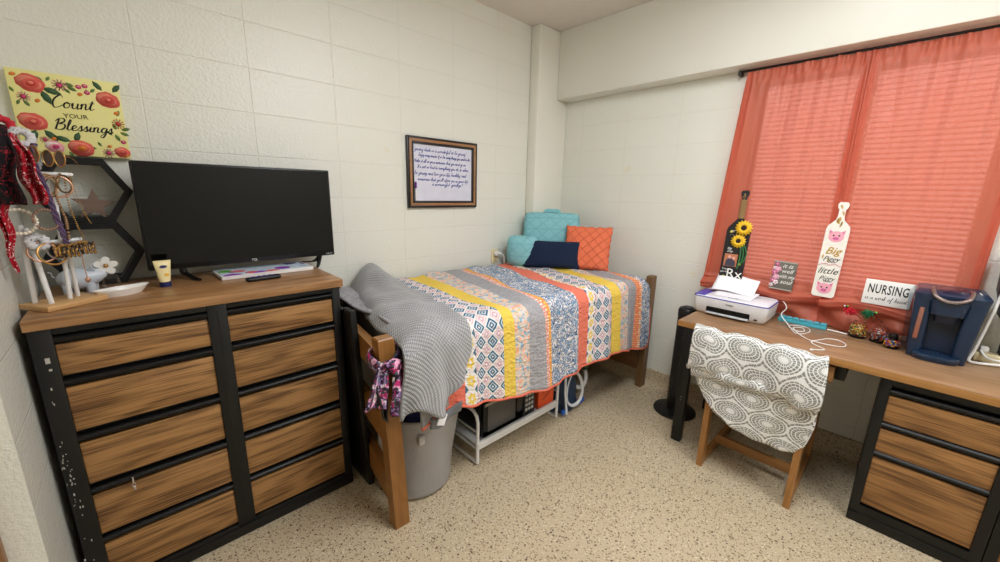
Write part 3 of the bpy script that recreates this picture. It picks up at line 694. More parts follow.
# ================================================================ BED
bed=thing('bed','single bed with honey oak posts and slatted ends along the back wall','bed',(-1.14,-.52,0))
def lean_post(name,x,y,xt,yt,h,w,d,mat):
    m=MB(); m.hexa([(x-w,y-d,0),(x+w,y-d,0),(x+w,y+d,0),(x-w,y+d,0),(xt-w,yt-d,h-.006),(xt+w,yt-d,h-.006),(xt+w,yt+d,h-.006),(xt-w,yt+d,h-.006)])
    m.hexa([(xt-w,yt-d,h-.006),(xt+w,yt-d,h-.006),(xt+w,yt+d,h-.006),(xt-w,yt+d,h-.006),(xt-w+.005,yt-d+.005,h),(xt+w-.005,yt-d+.005,h),(xt+w-.005,yt+d-.005,h),(xt-w+.005,yt+d-.005,h)])
    return m.build(name,mat,bed,sharp=20)
lean_post('post',-2.163,-.962,-2.203,-.958,.905,.034,.028,HONEYZ)
lean_post('post',-2.055,-.085,-2.065,-.085,.93,.030,.028,HONEYZ)
lean_post('post',-.088,-1.052,-.088,-1.052,.895,.034,.024,DARKOAKZ)
lean_post('post',-.050,-.170,-.050,-.170,.895,.030,.024,DARKOAKZ)
for z0,z1 in ((.11,.245),(.405,.525),(.715,.825)):
    dx=-.025*(z0+z1)/2/.9
    MB().hexa([(-2.190+dx,-.935,z0),(-2.150+dx,-.935,z0),(-2.045+dx,-.11,z0),(-2.075+dx,-.11,z0),(-2.190+dx,-.935,z1),(-2.150+dx,-.935,z1),(-2.045+dx,-.11,z1),(-2.075+dx,-.11,z1)]).build('end_rail',HONEYY,bed,sharp=20)
    MB().box((-.098,-1.03,z0+.02),(-.070,-.19,z1+.02),.003).build('end_rail',wood('dark_oak_rail',rgb(92,62,36),rgb(134,94,54),1,.7,.45) if z0<.2 else bpy.data.materials['dark_oak_rail'],bed)  # far-end rails in the darker oak tone
RAILX=wood('side_rail_oak',rgb(110,72,36),rgb(150,104,56),0,.7,.45)
MB().hexa([(-2.15,-.990,.56),(-.12,-1.055,.56),(-.12,-1.035,.56),(-2.15,-.965,.56),(-2.15,-.990,.66),(-.12,-1.055,.66),(-.12,-1.035,.66),(-2.15,-.965,.66)]).build('side_rail',RAILX,bed,sharp=20)
MB().box((-2.10,-.10,.56),(-.10,-.075,.66),.003).build('side_rail',RAILX,bed)
m=MB()
for k in range(12): m.box((-2.05+k*.165,-.96,.60),(-1.98+k*.165,-.10,.615))
m.build('slats',RAILX,bed)
tag(MB().hexa([(-2.11,-.975,.665),(-.13,-1.03,.665),(-.13,-.115,.665),(-2.03,-.115,.665),(-2.12,-.975,.865),(-.13,-1.03,.865),(-.13,-.115,.865),(-2.03,-.115,.865)]).build('mattress',plain('dark_grey_sheet',rgb(112,110,108),.85,bump=.3,bscale=90),sharp=20,subd=0),'grey sheeted mattress lying on the bed frame, its end showing under the grey blanket','mattress')
# ---- quilt
def quilt_mat():
    t=MT('patchwork_stripe_quilt',.85,0,.2); U,V,_=t.xyz(t.uv())
    w=t.noise(t.vec(U,V),7,2)-.5
    V0=V; U0=U; U=U+w*.012
    uv=t.vec(U,V)
    white=rgb(232,226,222); teal=rgb(44,98,128); coral=rgb(228,120,98); yel=rgb(236,204,92); grey=rgb(158,156,160); blue=rgb(54,104,148); pink=rgb(216,190,196); orange=rgb(232,150,84)
    def diamonds(u0,width,cols=2):
        p=width/cols
        a=((U-u0)/p); b=V0/(p*1.12)
        fa=a.frac()-.5; fb=b.frac()-.5; d=fa.abs()+fb.abs()
        fa2=(a+.5).frac()-.5; fb2=(b+.5).frac()-.5; d2=fa2.abs()+fb2.abs()
        c=t.mix(d.lt(.44),white,teal); c=t.mix(d.lt(.30),c,rgb(206,214,222)); c=t.mix(d.lt(.20),c,teal); c=t.mix(d.lt(.08),c,white)
        c=t.mix(d2.lt(.42),c,pink); c=t.mix(d2.lt(.31),c,white); c=t.mix(d2.lt(.24),c,rgb(206,164,176)); c=t.mix(d2.lt(.1),c,white)
        return c
    def floral(u0,width):
        b=V0/(width*1.35); a=(U-u0)/width
        fa=a.frac()-.5; fb=b.frac()-.5; r=(fa*fa+fb*fb).sqrt(); ang=fb.atan2(fa)
        pet=r-((ang*6.).sin()*.06+.30)
        c=t.mix(pet.lt(0.),white,yel); c=t.mix(r.lt(.10),c,white)
        fb2=(b+.5).frac()-.5; d=(fa.abs()-.5).abs()+fb2.abs()
        return t.mix(d.lt(.26),c,rgb(70,110,130))
    def scroll():
        n=t.noise(uv,46,1,.4,1.9); n2=t.noise(uv,13,1); return t.mix((n-.5).abs().lt(.055),t.mix(n.gt(.60),white,rgb(90,136,176)),t.mix(n2.gt(.5),blue,rgb(28,76,120)))
    def peach(u0,width):
        n=t.noise(uv,36,1,.5,.8); n2=t.noise(t.map(uv,loc=(3,1,0)),34,1,.5,.8)
        c=t.mix(n.gt(.55),rgb(214,206,204),rgb(240,178,146)); c=t.mix(n2.gt(.57),c,rgb(138,176,196)); return t.mix((n-.42).abs().lt(.02),c,rgb(236,190,90))
    def greyst():
        n=t.noise(uv,34,3,.6,1.); return t.mix((n-.5).abs().lt(.03)*.5,grey,rgb(190,188,190))
    def dots(base,dot):
        b=(V0/.016).frac()-.5; return t.mix(b.abs().lt(.25)*t.noise(uv,60,1).gt(.48),base,dot)
    # boundary -> pattern (metres from the foot end of the quilt at x=-2.10)
    X=lambda x:x+2.10
    bands=[(-9,lambda u,w_:greyst()),(X(-1.955),lambda u,w_:t.mix(t.noise(uv,40,2).gt(.6),coral,rgb(214,100,80))),(X(-1.862),floral),(X(-1.790),lambda u,w_:diamonds(u,w_,2.4)),(X(-1.612),lambda u,w_:t.mix(t.noise(uv,30,2),yel,rgb(228,194,80))),
      (X(-1.537),peach),(X(-1.430),lambda u,w_:greyst()),(X(-1.318),lambda u,w_:dots(rgb(226,150,128),white)),(X(-1.290),lambda u,w_:dots(orange,yel)),(X(-1.268),lambda u,w_:scroll()),(X(-1.013),lambda u,w_:t.mix(t.noise(uv,30,2),coral,rgb(236,132,108))),
      (X(-.905),floral),(X(-.845),lambda u,w_:diamonds(u,w_,2.4)),(X(-.662),lambda u,w_:t.mix(t.noise(uv,30,2),yel,rgb(228,194,80))),(X(-.556),peach),(X(-.462),lambda u,w_:greyst()),(X(-.335),lambda u,w_:dots(coral,rgb(240,190,110))),(X(-.285),lambda u,w_:dots(orange,white)),(X(-.258),lambda u,w_:scroll())]
    c=None
    for i,(u0,fn) in enumerate(bands):
        nx=bands[i+1][0] if i+1<len(bands) else X(-.05)
        col=fn(u0,nx-u0)
        c=col if c is None else t.mix(U.gt(u0),c,col)
    t.color(c)
    q=((V0*150.+t.noise(uv,22,2)*16.).sin()*.5+.5)
    t.bump(q*.28+t.noise(t.map(uv,scale=(38,75,1)),1.,3)*.95,.9,.009); return t.m
QM=quilt_mat()
HEM=[(-2.1,.50),(-1.946,.545),(-1.832,.50),(-1.652,.461),(-1.452,.431),(-1.194,.405),(-.948,.428),(-.722,.436),(-.533,.43),(-.30,.375),(-.201,.362),(-.13,.40),(-.10,.50)]
def bed_y(x): return -.995+(x+2.16)*(-.05/2.07)        # front line of the mattress edge
def quilt_pt(u,v):
    x=-2.10+2.0*u
    yf=bed_y(x)-.012; zt=.893; R=.055
    top=-.06-yf-R; hang=zt-R-interp(HEM,x)
    arc=R*PI/2; tot=top+arc+hang; s=v*tot
    rip=.010*math.sin(x*9.0+1)+.007*math.sin(x*23)+.004*math.sin(x*41)
    if s<top: y=-.06-s; z=zt; k=0
    elif s<top+arc: a=(s-top)/R; y=yf+R-R*math.sin(a); z=zt-R+R*math.cos(a); k=a/2
    else: y=yf; z=zt-R-(s-top-arc); k=1
    if k>0:
        dn=(max(0,s-top-arc))/.45; y-=k*(.015+.030*dn+rip*(.4+dn))
    z+= (.006*math.sin(x*17+y*9)+.005*math.sin(x*31-y*14)) if k<1 else 0
    # slight dip at the wall side and towards the far end, bulge under the blanket
    z+=.012*math.exp(-((x+1.2)/.5)**2)*(1-k)
    if x>-.28: 
        e=(x+.28)/.18; z-=.06*e*e*(1-.0*k); y+=.012*e*k
    return Vector((x,y,z))
def q_uv(u,v):
    x=-2.10+2.0*u; w=max(0,1-v/.63); return (x+2.10-w*interp([(-2.1,0),(-1.65,0),(-1.50,.07),(-1.18,.19),(-.74,.26),(-.1,.26)],x),v*1.45)
qt=thing('quilt','striped patchwork quilt in teal, yellow, coral and grey spread over the bed','quilt',(-1.1,-.55,.36))
g=MB(); g.grid(150,84,quilt_pt,q_uv); g.build('quilted_cover',QM,qt,sharp=180,solid=.012)
CORAL_E=plain('coral_binding',rgb(222,112,88),.8)
path=[quilt_pt(i/120,1) for i in range(121)]; path+= [quilt_pt(1,1-j/40) for j in range(1,41)]
MB().tube([p+Vector((0,-.001,0)) for p in path],.0085,8).build('binding',CORAL_E,qt,sharp=180)
# turned-up corner with the care tag at the foot end
gq=MB(); gq.grid(14,8,lambda u,v: Vector((-2.06+.16*u,-1.075-.012*math.sin(u*7)+.01*v,.535-.05*v-.02*math.sin(u*PI)+.03*u)),lambda u,v:(.2*u,.1*v))
gq.build('turned_hem',plain('grey_quilt_backing',rgb(120,122,128),.85,bump=.5),qt,sharp=180,solid=.008)
MB().box((-2.035,-1.092,.495),(-1.995,-1.088,.545),M=Matrix.Translation((-2.01,-1.09,.52))@Matrix.Rotation(.4,4,'Y')@Matrix.Translation((2.01,1.09,-.52))).build('care_tag',WHITEPAPER,qt)
# ---- grey chenille blanket
def blanket_mat():
    t=MT('grey_waffle_chenille',.95,0,.1); U,V,_=t.xyz(t.uv()); 
    a=(U*(2*PI/.021)).sin(); b=((V+U*.2)*(2*PI/.019)).sin(); n=t.noise(t.vec(U,V),12,4)
    pz=(a*b)*.5+.5
    t.color(t.mix(pz*.6+n*.4,rgb(122,122,124),rgb(192,191,192)))
    t.b.inputs['Sheen Weight'].default_value=.3
    t.bump(pz*.8+n*.3,.9,.006); return t.m
def blank_pt(u,v):
    # u: foot end -> inner edge ; v: wall -> front hem
    xr=sm([(0,-1.72),(.35,-1.76),(.62,-1.83),(.8,-1.845),(.9,-1.90),(1,-2.02)],v)
    xl=sm([(0,-1.97),(.25,-2.05),(.50,-2.12),(.66,-2.135),(.8,-2.17),(1,-2.20)],v)
    x=xl+(xr-xl)*u
    yf=bed_y(x)-.05; top=-.07-yf; Rr=.07
    hem=.595+.03*math.sin(u*5)
    total=(top-Rr)+Rr*PI/2+(.93-Rr-hem); s=v*total
    lump=.105*math.exp(-((x+1.845)/.085)**2-((s-.02)/.22)**2)+.022*math.exp(-((x+1.95)/.2)**2-((s-.6)/.3)**2)
    wr=.007*math.sin(x*38+s*9)+.006*math.sin(s*31-x*22)+.006*math.sin(x*17-s*22)
    zt=.922
    if s<top-Rr: y=-.07-s; z=zt+lump+wr; k=0
    elif s<top-Rr+Rr*PI/2: a=(s-top+Rr)/Rr; y=yf+Rr-Rr*math.sin(a); z=zt-Rr+Rr*math.cos(a)+wr; k=a/2
    else: y=yf; z=zt-Rr-(s-(top-Rr)-Rr*PI/2); k=1
    if k: dn=max(0,s-(top-Rr)-Rr*PI/2)/.3; y-= k*(.018+.045*dn+.022*math.sin(x*30+1)*dn+.010*math.sin(x*61)*dn)
    # droop over the foot end
    e=max(0,(.38-u)/.38); z-=.075*e*e*(1-k)
    return Vector((x,y,z))
g=MB(); g.grid(44,90,blank_pt,lambda u,v:(u*.42,v*1.4))
tag(g.build('blanket',blanket_mat(),sharp=180,solid=.014),'grey waffle-textured fleece blanket thrown over the foot end of the bed','blanket')
# ---- pillows
def cushion(name,label,w,h,t,M,mat,fn=None,cat='pillow',nx=32,ny=28,plump=.5,pinch=.05,edge=None):
    g=MB()
    def side(sg):
        def f(u,v):
            a=2*u-1;b=2*v-1
            k=max(0,(1-abs(a)**2.6))**plump*max(0,(1-abs(b)**2.6))**plump
            px=a*w/2*(1-pinch*(1-b*b)*abs(a))+(.0035*math.sin(b*19) if fn else 0)*abs(a)**4; py=b*h/2*(1-pinch*(1-a*a)*abs(b))+(.0035*math.sin(a*17) if fn else 0)*abs(b)**4
            z=sg*(t/2*k+.002)
            if fn: z+=sg*fn(px,py)*k
            return M@Vector((px,py+h/2,z))
        return f
    g.grid(nx,ny,side(1),lambda u,v:(u*w,v*h)); g.grid(nx,ny,side(-1),lambda u,v:(u*w,v*h))
    bmesh.ops.remove_doubles(g.bm,verts=g.bm.verts,dist=.0045)
    return tag(g.build(name,mat,sharp=180),label,cat)
TEAL=plain('teal_fabric',rgb(132,190,198),.85,bump=.3,bscale=300)
def tealmat():
    t=MT('teal_pintuck_fabric',.85,0,.15); U,V,_=t.xyz(t.uv())
    def ln(e): return (e.frac()-.5).abs().gt(.44)
    a=U/.11+V/.095; b=U/.11-V/.095; c=V/.0475*1.0
    m=ln(a).max(ln(b)).max(ln(V/.095))
    t.color(t.mix(m*.35,rgb(138,196,204),rgb(104,164,174))); 
    h=(a.frac()-.5).abs().min((b.frac()-.5).abs())
    t.bump(m*-1.+t.noise(t.vec(U,V),90,2)*.25,.8,.008); return t.m
TEALP=tealmat()
# backrest pillow with arms, in the corner
bp_=thing('backrest_pillow','pale teal armchair-shaped backrest pillow in the corner of the bed','pillow',(-.36,-.30,.90))
def cush_into(parent,name,w,h,t,M,mat,**k):
    o=cushion(name,'x','x',w,h,t,M,mat,**k) if False else None
def part_cushion(parent,name,w,h,t,M,mat,plump=.35,pinch=.02,nx=28,ny=26,rnd=.07):
    g=MB()
    for sg in (1,-1):
        def f(u,v,sg=sg):
            a=2*u-1;b=2*v-1
            k=max(0,(1-abs(a)**3.2))**plump*max(0,(1-abs(b)**3.2))**plump
            rip=.004*math.sin(a*21)*math.sin(b*19)*k; return M@Vector((a*w/2*(1-rnd*abs(b)**5)*(1-pinch*(1-b*b)*abs(a)),b*h/2*(1-rnd*abs(a)**5)*(1-pinch*(1-a*a)*abs(b))+h/2,sg*(t/2*k+.002+rip)))
        g.grid(nx,ny,f,lambda u,v:(u*w,v*h))
    bmesh.ops.remove_doubles(g.bm,verts=g.bm.verts,dist=.0045)
    return g.build(name,mat,parent,sharp=180)
bdir=Vector((.62,-.78,0)).normalized()
M=frame((-.375,-.300,.895),bdir,(.20,.14,1)); part_cushion(bp_,'back',.47,.44,.16,M,TEALP)
part_cushion(bp_,'arm',.25,.25,.18,frame((-.605,-.205,.893),(.62,-.78,0),(.0,.0,1)),TEALP,plump=.5,pinch=.0,rnd=.12)
MB().tube(spline([M0 for M0 in (frame((-.375,-.300,.895),bdir,(.20,.14,1))@Vector(p) for p in ((-.06,.415,.0),(-.05,.448,.0),(.0,.452,.0),(.05,.448,.0),(.06,.415,.0)))],5),.016,8,flat=.5).build('carry_handle',TEAL,bp_)
def navymat():
    t=MT('navy_woven_fabric',.9,0,.12); o=t.obj(); t.color(t.mix(t.noise(o,200,2),rgb(24,34,56),rgb(38,50,76))); t.bump(t.noise(o,300,2),.3,.002); return t.m
cushion('lumbar_pillow','small oblong navy pillow lying in front of the teal backrest pillow',.44,.215,.10,frame((-.520,-.435,.905),(.60,-.80,0),(.20,.14,1)),navymat(),plump=.4,pinch=.05)
def coralmat():
    t=MT('coral_pintuck_fabric',.85,0,.15); U,V,_=t.xyz(t.uv()); n=t.noise(t.vec(U,V),12,2)-.5
    a=(U+V+n*.02)/.078; b=(U-V+n*.02)/.078
    fa=a.frac(); fb=b.frac()
    m=(fa-.5).abs().max((fb-.5).abs())
    t.color(t.mix(m.gt(.455)*.5,rgb(228,118,84),rgb(184,84,58))); t.bump((fa*.6+fb*.4)-m.gt(.455),.9,.010); return t.m
cushion('square_pillow','square coral-orange pintucked pillow leaning against the corner',.36,.35,.12,frame((-.350,-.630,.900),(.42,-.90,0),(.30,.20,1)),coralmat(),plump=.4,pinch=.04,fn=lambda x,y:.004*math.sin(x*60)*math.sin(y*60))
# ---- scarf knotted on the front post
def scarfmat():
    t=MT('purple_floral_silk',.55,0,.3); o=t.obj(); n=t.noise(o,26,2,.5,1.6); n2=t.noise(t.map(o,loc=(2,5,1)),24,2,.5,1.4)
    c=t.mix(n.gt(.52),rgb(58,30,56),rgb(150,110,168)); c=t.mix(n2.gt(.56),c,rgb(226,160,190)); c=t.mix(n.gt(.62),c,rgb(236,226,222)); c=t.mix(n2.lt(.40),c,rgb(28,22,30)); c=t.mix((n2-.5).abs().lt(.012),c,rgb(70,120,116)); c=t.mix(n.lt(.36),c,rgb(186,44,110))
    t.color(c); return t.m
SC=scarfmat()
sf=thing('scarf','purple, pink and black floral scarf knotted around the top of the bed post','scarf',(-2.20,-.97,.68))
def band(u,v):
    a=2*PI*u; r=.052+.008*math.sin(3*a+1); sx=1.05; z=.815+.028*(v-.5)*2+.018*math.sin(a+.6); bulge=.007*math.cos((v-.5)*PI)
    return Vector((-2.201+(r+bulge)*sx*math.cos(a),-.962+(r+bulge)*math.sin(a),z))
g=MB(); g.grid(40,8,band); g.build('loop',SC,sf,sharp=180,solid=.006)
g=MB(); g.ball((-2.195,-1.030,.805),.030,(1.15,.8,.95)); g.ball((-2.215,-1.022,.815),.020,(1.2,.9,.8)); g.build('knot',SC,sf,sharp=180)
def tail(x0,y0,z0,dx,L,w0,w1,ph):
    return lambda u,v: Vector((x0+dx*v+(u-.5)*(w0+(w1-w0)*v**.8),y0-.012*math.sin(u*PI*2+ph)-.010*v+.004*math.sin(v*9),z0-L*v-.02*u*v))
g=MB(); g.grid(12,16,tail(-2.180,-1.045,.795,.004,.185,.045,.115,0)); g.build('front_tail',SC,sf,sharp=180,solid=.005)
g=MB(); g.grid(10,14,tail(-2.240,-1.020,.815,-.045,.155,.045,.085,1.5)); g.build('side_tail',SC,sf,sharp=180,solid=.005)
g=MB(); g.grid(8,12,tail(-2.252,-1.012,.74,.012,.15,.05,.02,.8)); g.build('lining_tail',plain('black_silk',rgb(20,18,22),.5),sf,sharp=180,solid=.004)
# ================================================================ HAMPER
hb=thing('laundry_hamper','soft grey fabric laundry hamper at the foot end of the bed','hamper',(-1.95,-.77,0))
def fab(name,c,sc_=260):
    t=MT(name,.95,0,.08); o=t.obj(); t.color(t.mix(t.noise(o,sc_,2)*.6+t.noise(o,5,3)*.5,tuple(x*.8 for x in c[:3])+(1,),tuple(min(1,x*1.12) for x in c[:3])+(1,))); t.bump(t.noise(o,sc_,2)*.3+t.noise(o,9,3)*1.2,.5,.01); return t.m
FELT=fab('grey_felt',rgb(166,163,162))
def hamp(u,v):
    a=2*PI*u; 
    if v<.08: r=.185*v/.08; z=.006; f=0
    else: f=(v-.08)/.92; r=.185+.028*f; z=.006+.445*f
    sag=.007*math.sin(a*3+1.2)*math.sin(f*PI)+.005*math.sin(a*5+f*6)*f*(1-f)*3
    r+=sag; sx,sy=.95,.92
    if f>.985: r-=.002
    return Vector((-1.952+.006*f+r*sx*math.cos(a),-.755-.035*f+r*sy*math.sin(a),z))
g=MB(); g.grid(64,40,hamp); g.build('fabric_body',FELT,hb,sharp=180,solid=.008)
MB().tube([hamp(k/48,1) for k in range(48)],.007,8,closed=True).build('rim_binding',FELT,hb,sharp=180)
MB().box((-2.065,-.985,.355),(-2.035,-.955,.40),.006).build('handle_patch',plain('pale_grey_grommet',rgb(176,172,170),.6),hb)
g=MB(); 
def cl(cx,cy,cz,rx,ry,rz_,sd):
    def f(u,v):
        a=2*PI*u; b=PI*(v-.5); k=1+.10*math.sin(4*a+sd)*math.cos(b)+.07*math.sin(7*a*1.0+3*b+sd)
        return Vector((cx+rx*k*math.cos(b)*math.cos(a),cy+ry*k*math.cos(b)*math.sin(a),cz+rz_*k*math.sin(b)))
    return f
def foil():
    t=MT('blue_patterned_cloth',.5,0,.4); o=t.obj(); n=t.noise(o,45,2,.5,2); c=t.mix(n.gt(.52),rgb(34,44,120),rgb(64,140,200)); t.color(t.mix(n.gt(.62),c,rgb(220,230,240))); return t.m
g.grid(26,14,cl(-1.86,-.80,.415,.085,.10,.055,1)); tag(g.build('laundry_bundle',foil(),sharp=180),'bright blue patterned cloth on top of the grey hamper','clothing')
g=MB(); g.grid(26,14,cl(-1.985,-.825,.415,.10,.10,.055,4)); tag(g.build('laundry_bundle',plain('navy_violet_cloth',rgb(52,58,118),.9,bump=.5,bscale=60),sharp=180),'plain dark violet-blue cloth in the grey hamper, nearer the bed post','clothing')
# ================================================================ UNDER-BED RACK
rk=thing('storage_rack','low white metal tube rack under the bed','rack',(-1.3,-.75,0))
def ridx(x):
    y0,y1=-.905,-.62
    P=[(x,y0,.012),(x,y0,.26),(x,y0+.010,.295),(x,y0+.035,.315),(x,y0+.07,.32),(x,y1-.07,.32),(x,y1-.035,.315),(x,y1-.010,.295),(x,y1,.26),(x,y1,.012)]
    m=MB(); m.tube(P,.0095,10); m.tube([(x,y0,.012),(x,y1,.012)],.009,8); m.tube([(x,y0,.10),(x,y1,.10)],.007,8); m.tube([(x,y0,.20),(x,y1,.20)],.006,8); return m
ridx(-1.655).build('end_frame',WHITEM,rk); ridx(-.965).build('end_frame',WHITEM,rk)
m=MB(); m.box((-1.655,-.918,.098),(-.965,-.898,.142),.004); m.box((-1.655,-.625,.105),(-.965,-.61,.14),.004); m.box((-1.65,-.90,.112),(-.97,-.62,.118)); m.build('shelf',WHITEM,rk)
# microwave
mw=thing('microwave','black microwave oven standing on the white rack under the bed','microwave',(-1.37,-.72,.119))
MB().box((-1.60,-.86,.121),(-1.165,-.60,.345),.008).build('cabinet',BLACKP,mw)
MB().box((-1.598,-.885,.126),(-1.275,-.862,.34),.008).build('door',GLOSSB,mw)
MB().box((-1.565,-.887,.155),(-1.345,-.885,.315),.001).build('door_window',plain('grey_mesh_window',rgb(84,82,80),.3,bump=.5,bscale=600),mw)
MB().tube(spline([(-1.298,-.886,.15),(-1.298,-.908,.17),(-1.298,-.912,.235),(-1.298,-.908,.30),(-1.298,-.886,.32)],4),.0065,8).build('handle',BLACKP,mw)
MB().box((-1.272,-.885,.126),(-1.167,-.862,.34),.006).build('control_panel',DARKG,mw)
m=MB(); m.box((-1.255,-.8875,.30),(-1.185,-.885,.325))
for i in range(3):
    for j in range(4): m.box((-1.255+i*.026,-.8875,.16+j*.032),(-1.237+i*.026,-.885,.178+j*.032),.001)
m.build('buttons',plain('pale_button_print',rgb(190,190,186),.5),mw)
MB().box((-1.59,-.889,.319),(-1.29,-.885,.337)).build('top_strip',plain('warm_grey_trim',rgb(150,140,126),.4),mw)
# orange box
ob=thing('orange_box','bright orange printed carton beside the microwave under the bed','box',(-1.07,-.83,.119))
MB().hexa([(-1.135,-.885,.120),(-.995,-.895,.120),(-.985,-.72,.120),(-1.125,-.71,.120),(-1.135,-.885,.345),(-.995,-.895,.345),(-.985,-.72,.345),(-1.125,-.71,.345)]).build('carton',plain('orange_card',rgb(222,84,36),.5),ob,sharp=20)
m=MB(); Fo=frame((-1.065,-.8912,.235),(1,-.07,0),(0,0,1))
m.prism([(-.03,-.01),(.03,.03),(.03,.045),(-.03,.005)],Fo,.0008); m.prism([(-.03,-.06),(.03,-.02),(.03,-.01),(-.03,-.05)],Fo,.0008); m.build('printed_bars',plain('maroon_print',rgb(150,60,40),.5),ob)
# clear bag with handle
bg=thing('handled_plastic_bag','clear plastic bag with white handle opening and blue print, on the floor beyond the rack','bag',(-.80,-.84,0))
g=MB()
def bagf(u,v):
    a=2*PI*u; f=v; w=.13*(1-.35*f**2); d=.075*(1-.75*f); z=.004+.27*f
    k=1+.05*math.sin(a*5+f*7); return Vector((-.80+w*k*math.cos(a),-.84+d*k*math.sin(a),z))
g.grid(36,16,bagf,keep=lambda u,v:True)
g.build('bag_body',plain('dark_blue_bag_contents',rgb(40,62,92),.35,bump=.6,bscale=40),bg,sharp=180)
m=MB(); Fb=frame((-.80,-.925,.17),(1,0,0),(0,.12,1))
o=[(.088*math.cos(t)*(1-.25*math.sin(t)),.118*math.sin(t)) for t in [2*PI*k/28 for k in range(28)]]
m.tube([Fb@Vector((x,y,0)) for x,y in o],.0115,8,closed=True,flat=.6); m.tube([Fb@Vector((-.09,.14,0)),Fb@Vector((-.105,0,0)),Fb@Vector((-.10,-.15,0))],.008,8)
m.build('handle_opening',plain('translucent_white_film',rgb(216,220,224),.35),bg)
m=MB(); m.box((-.93,-.935,.015),(-.87,-.915,.05),.008); m.box((-.75,-.935,.03),(-.68,-.915,.065),.008); m.build('blue_print',plain('bright_blue_print',rgb(40,96,190),.4),bg)
jg=thing('white_jug','white and green curved plastic jug handle under the bed, beyond the clear bag','jug',(-.60,-.80,0))
m=MB(); m.lathe([(.055,0),(.062,.01),(.062,.16),(.05,.20),(.022,.24),(.02,.28)],(-.63,-.72,.001),24); m.build('jug_body',plain('dark_navy_plastic',rgb(34,44,60),.4),jg)
MB().tube(spline([(-.665,-.815,.10),(-.60,-.84,.075),(-.545,-.84,.11),(-.525,-.82,.19)],6),.016,10).build('white_tube',WHITEP,jg)
MB().tube(spline([(-.525,-.82,.188),(-.52,-.81,.25),(-.545,-.79,.32)],6),.017,10).build('green_tube',plain('dark_green_plastic',rgb(44,92,70),.45),jg)
# ================================================================ JEWELRY STAND and what hangs on it
js=thing('jewelry_stand','white double T-bar jewelry stand with pale wood base on the dresser','stand',(-3.07,-.42,1.0755),rz=.62)
M=WM[js]
MB().box((-.075,-.062,0),(.090,.062,.018),.003,M=M).build('base',PALEWOOD,js)
def rod(name,a,b,r=.0062): return MB().tube([a,b],r,12).build(name,WHITEM,js)
Z0=1.092
rod('upright',(-3.128,-.425,Z0),(-3.116,-.455,1.345),.0068); rod('upright',(-3.090,-.460,Z0),(-3.105,-.462,1.335),.0068)
rod('upright',(-3.052,-.418,Z0),(-3.030,-.44,1.498)); rod('upright',(-3.036,-.388,Z0),(-3.030,-.43,1.295))
rod('crossbar',(-3.078,-.462,1.500),(-2.985,-.428,1.500)); rod('crossbar',(-3.098,-.462,1.288),(-2.995,-.432,1.292))
def ring(name,label,c,n,r,w,mat,cat='bracelet',group=None,beads=0,ry=None):
    n=Vector(n).normalized(); u=n.orthogonal().normalized(); v=n.cross(u); m=MB()
    if beads:
        for p in circ(c,u,v,r,beads+1)[:-1]: m.ball(p,w,seg=8)
    else: m.tube(circ(c,u,v,r,37,rv=ry)[:-1],w,8,closed=True)
    return tag(m.build(name,mat,sharp=180),label,cat,group)
ring('pearl_bracelet','cream pearl bead bracelet hanging lowest at the left of the jewelry stand',(-3.112,-.490,1.358),(.35,-1,.1),.036,.0052,PEARL,beads=24)
ring('pearl_bracelet','second, smaller brown-pearl bracelet just right of the cream pearl one',(-3.057,-.485,1.362),(.8,-1,.1),.031,.0042,plain('brown_pearl',rgb(150,116,96),.3),beads=24)
for i,(c,r,n,l) in enumerate([((-3.052,-.462,1.462),.034,(.5,-1,.1),'wide white and gold bangle hanging from the left of the upper bar'),((-3.040,-.470,1.468),.030,(.9,-.8,.0),'thin gold bangle inside the wide one on the upper bar'),((-3.020,-.462,1.462),.032,(.2,-1,.1),'gold link bracelet hanging at the middle of the upper bar'),((-3.005,-.452,1.470),.027,(1,-.6,.0),'small dark gold bracelet right of the middle of the upper bar')]):
    ring('bangle',l,c,n,r,(.0048,.0022,.003,.0025)[i],(plain('ivory_gold_bangle',rgb(224,206,176),.3,.2),GOLD,ROSEG,plain('antique_gold',rgb(130,100,70),.35,.8))[i],group='bangles on the upper bar')
for i,(c,r,n,l) in enumerate([((-3.082,-.472,1.262),.031,(.3,-1,.2),'rose gold hoop at the left of the lower bar'),((-3.062,-.478,1.255),.034,(.7,-1,.3),'large gold hoop in the middle of the lower bar'),((-3.05,-.468,1.262),.024,(-.4,-1,.2),'small silver-faced bracelet inside the lower hoops')]):
    ring('bangle',l,c,n,r,.003,(ROSEG,GOLD,CHROME)[i],group='hoops on the lower bar')
# purple braided necklace and gold chains
def chain(name,label,pts,r,mat,twist=0,cat='necklace',beads=0,group=None):
    P=spline(pts,10); m=MB()
    if beads:
        L=0;last=P[0]; m.ball(P[0],r,seg=8)
        for p in P:
            if (p-last).length>r*beads: m.ball(p,r,seg=8); last=p
    elif twist:
        for ph in range(3):
            Q=[p+Vector((r*.8*math.cos(i*twist+ph*2.09),r*.5*math.sin(i*twist+ph*2.09),0)) for i,p in enumerate(P)]; m.tube(Q,r*.7,6)
    else: m.tube(P,r,6)
    return tag(m.build(name,mat,sharp=180),label,cat,group)
chain('braided_necklace','thick purple braided necklace hanging down the front of the jewelry stand',[(-3.045,-.50,1.585),(-3.053,-.50,1.53),(-3.044,-.480,1.45),(-3.038,-.472,1.38),(-3.03,-.465,1.31),(-3.026,-.462,1.272)],.0055,plain('purple_braid',rgb(92,72,104),.8,bump=.5,bscale=400),twist=.55)
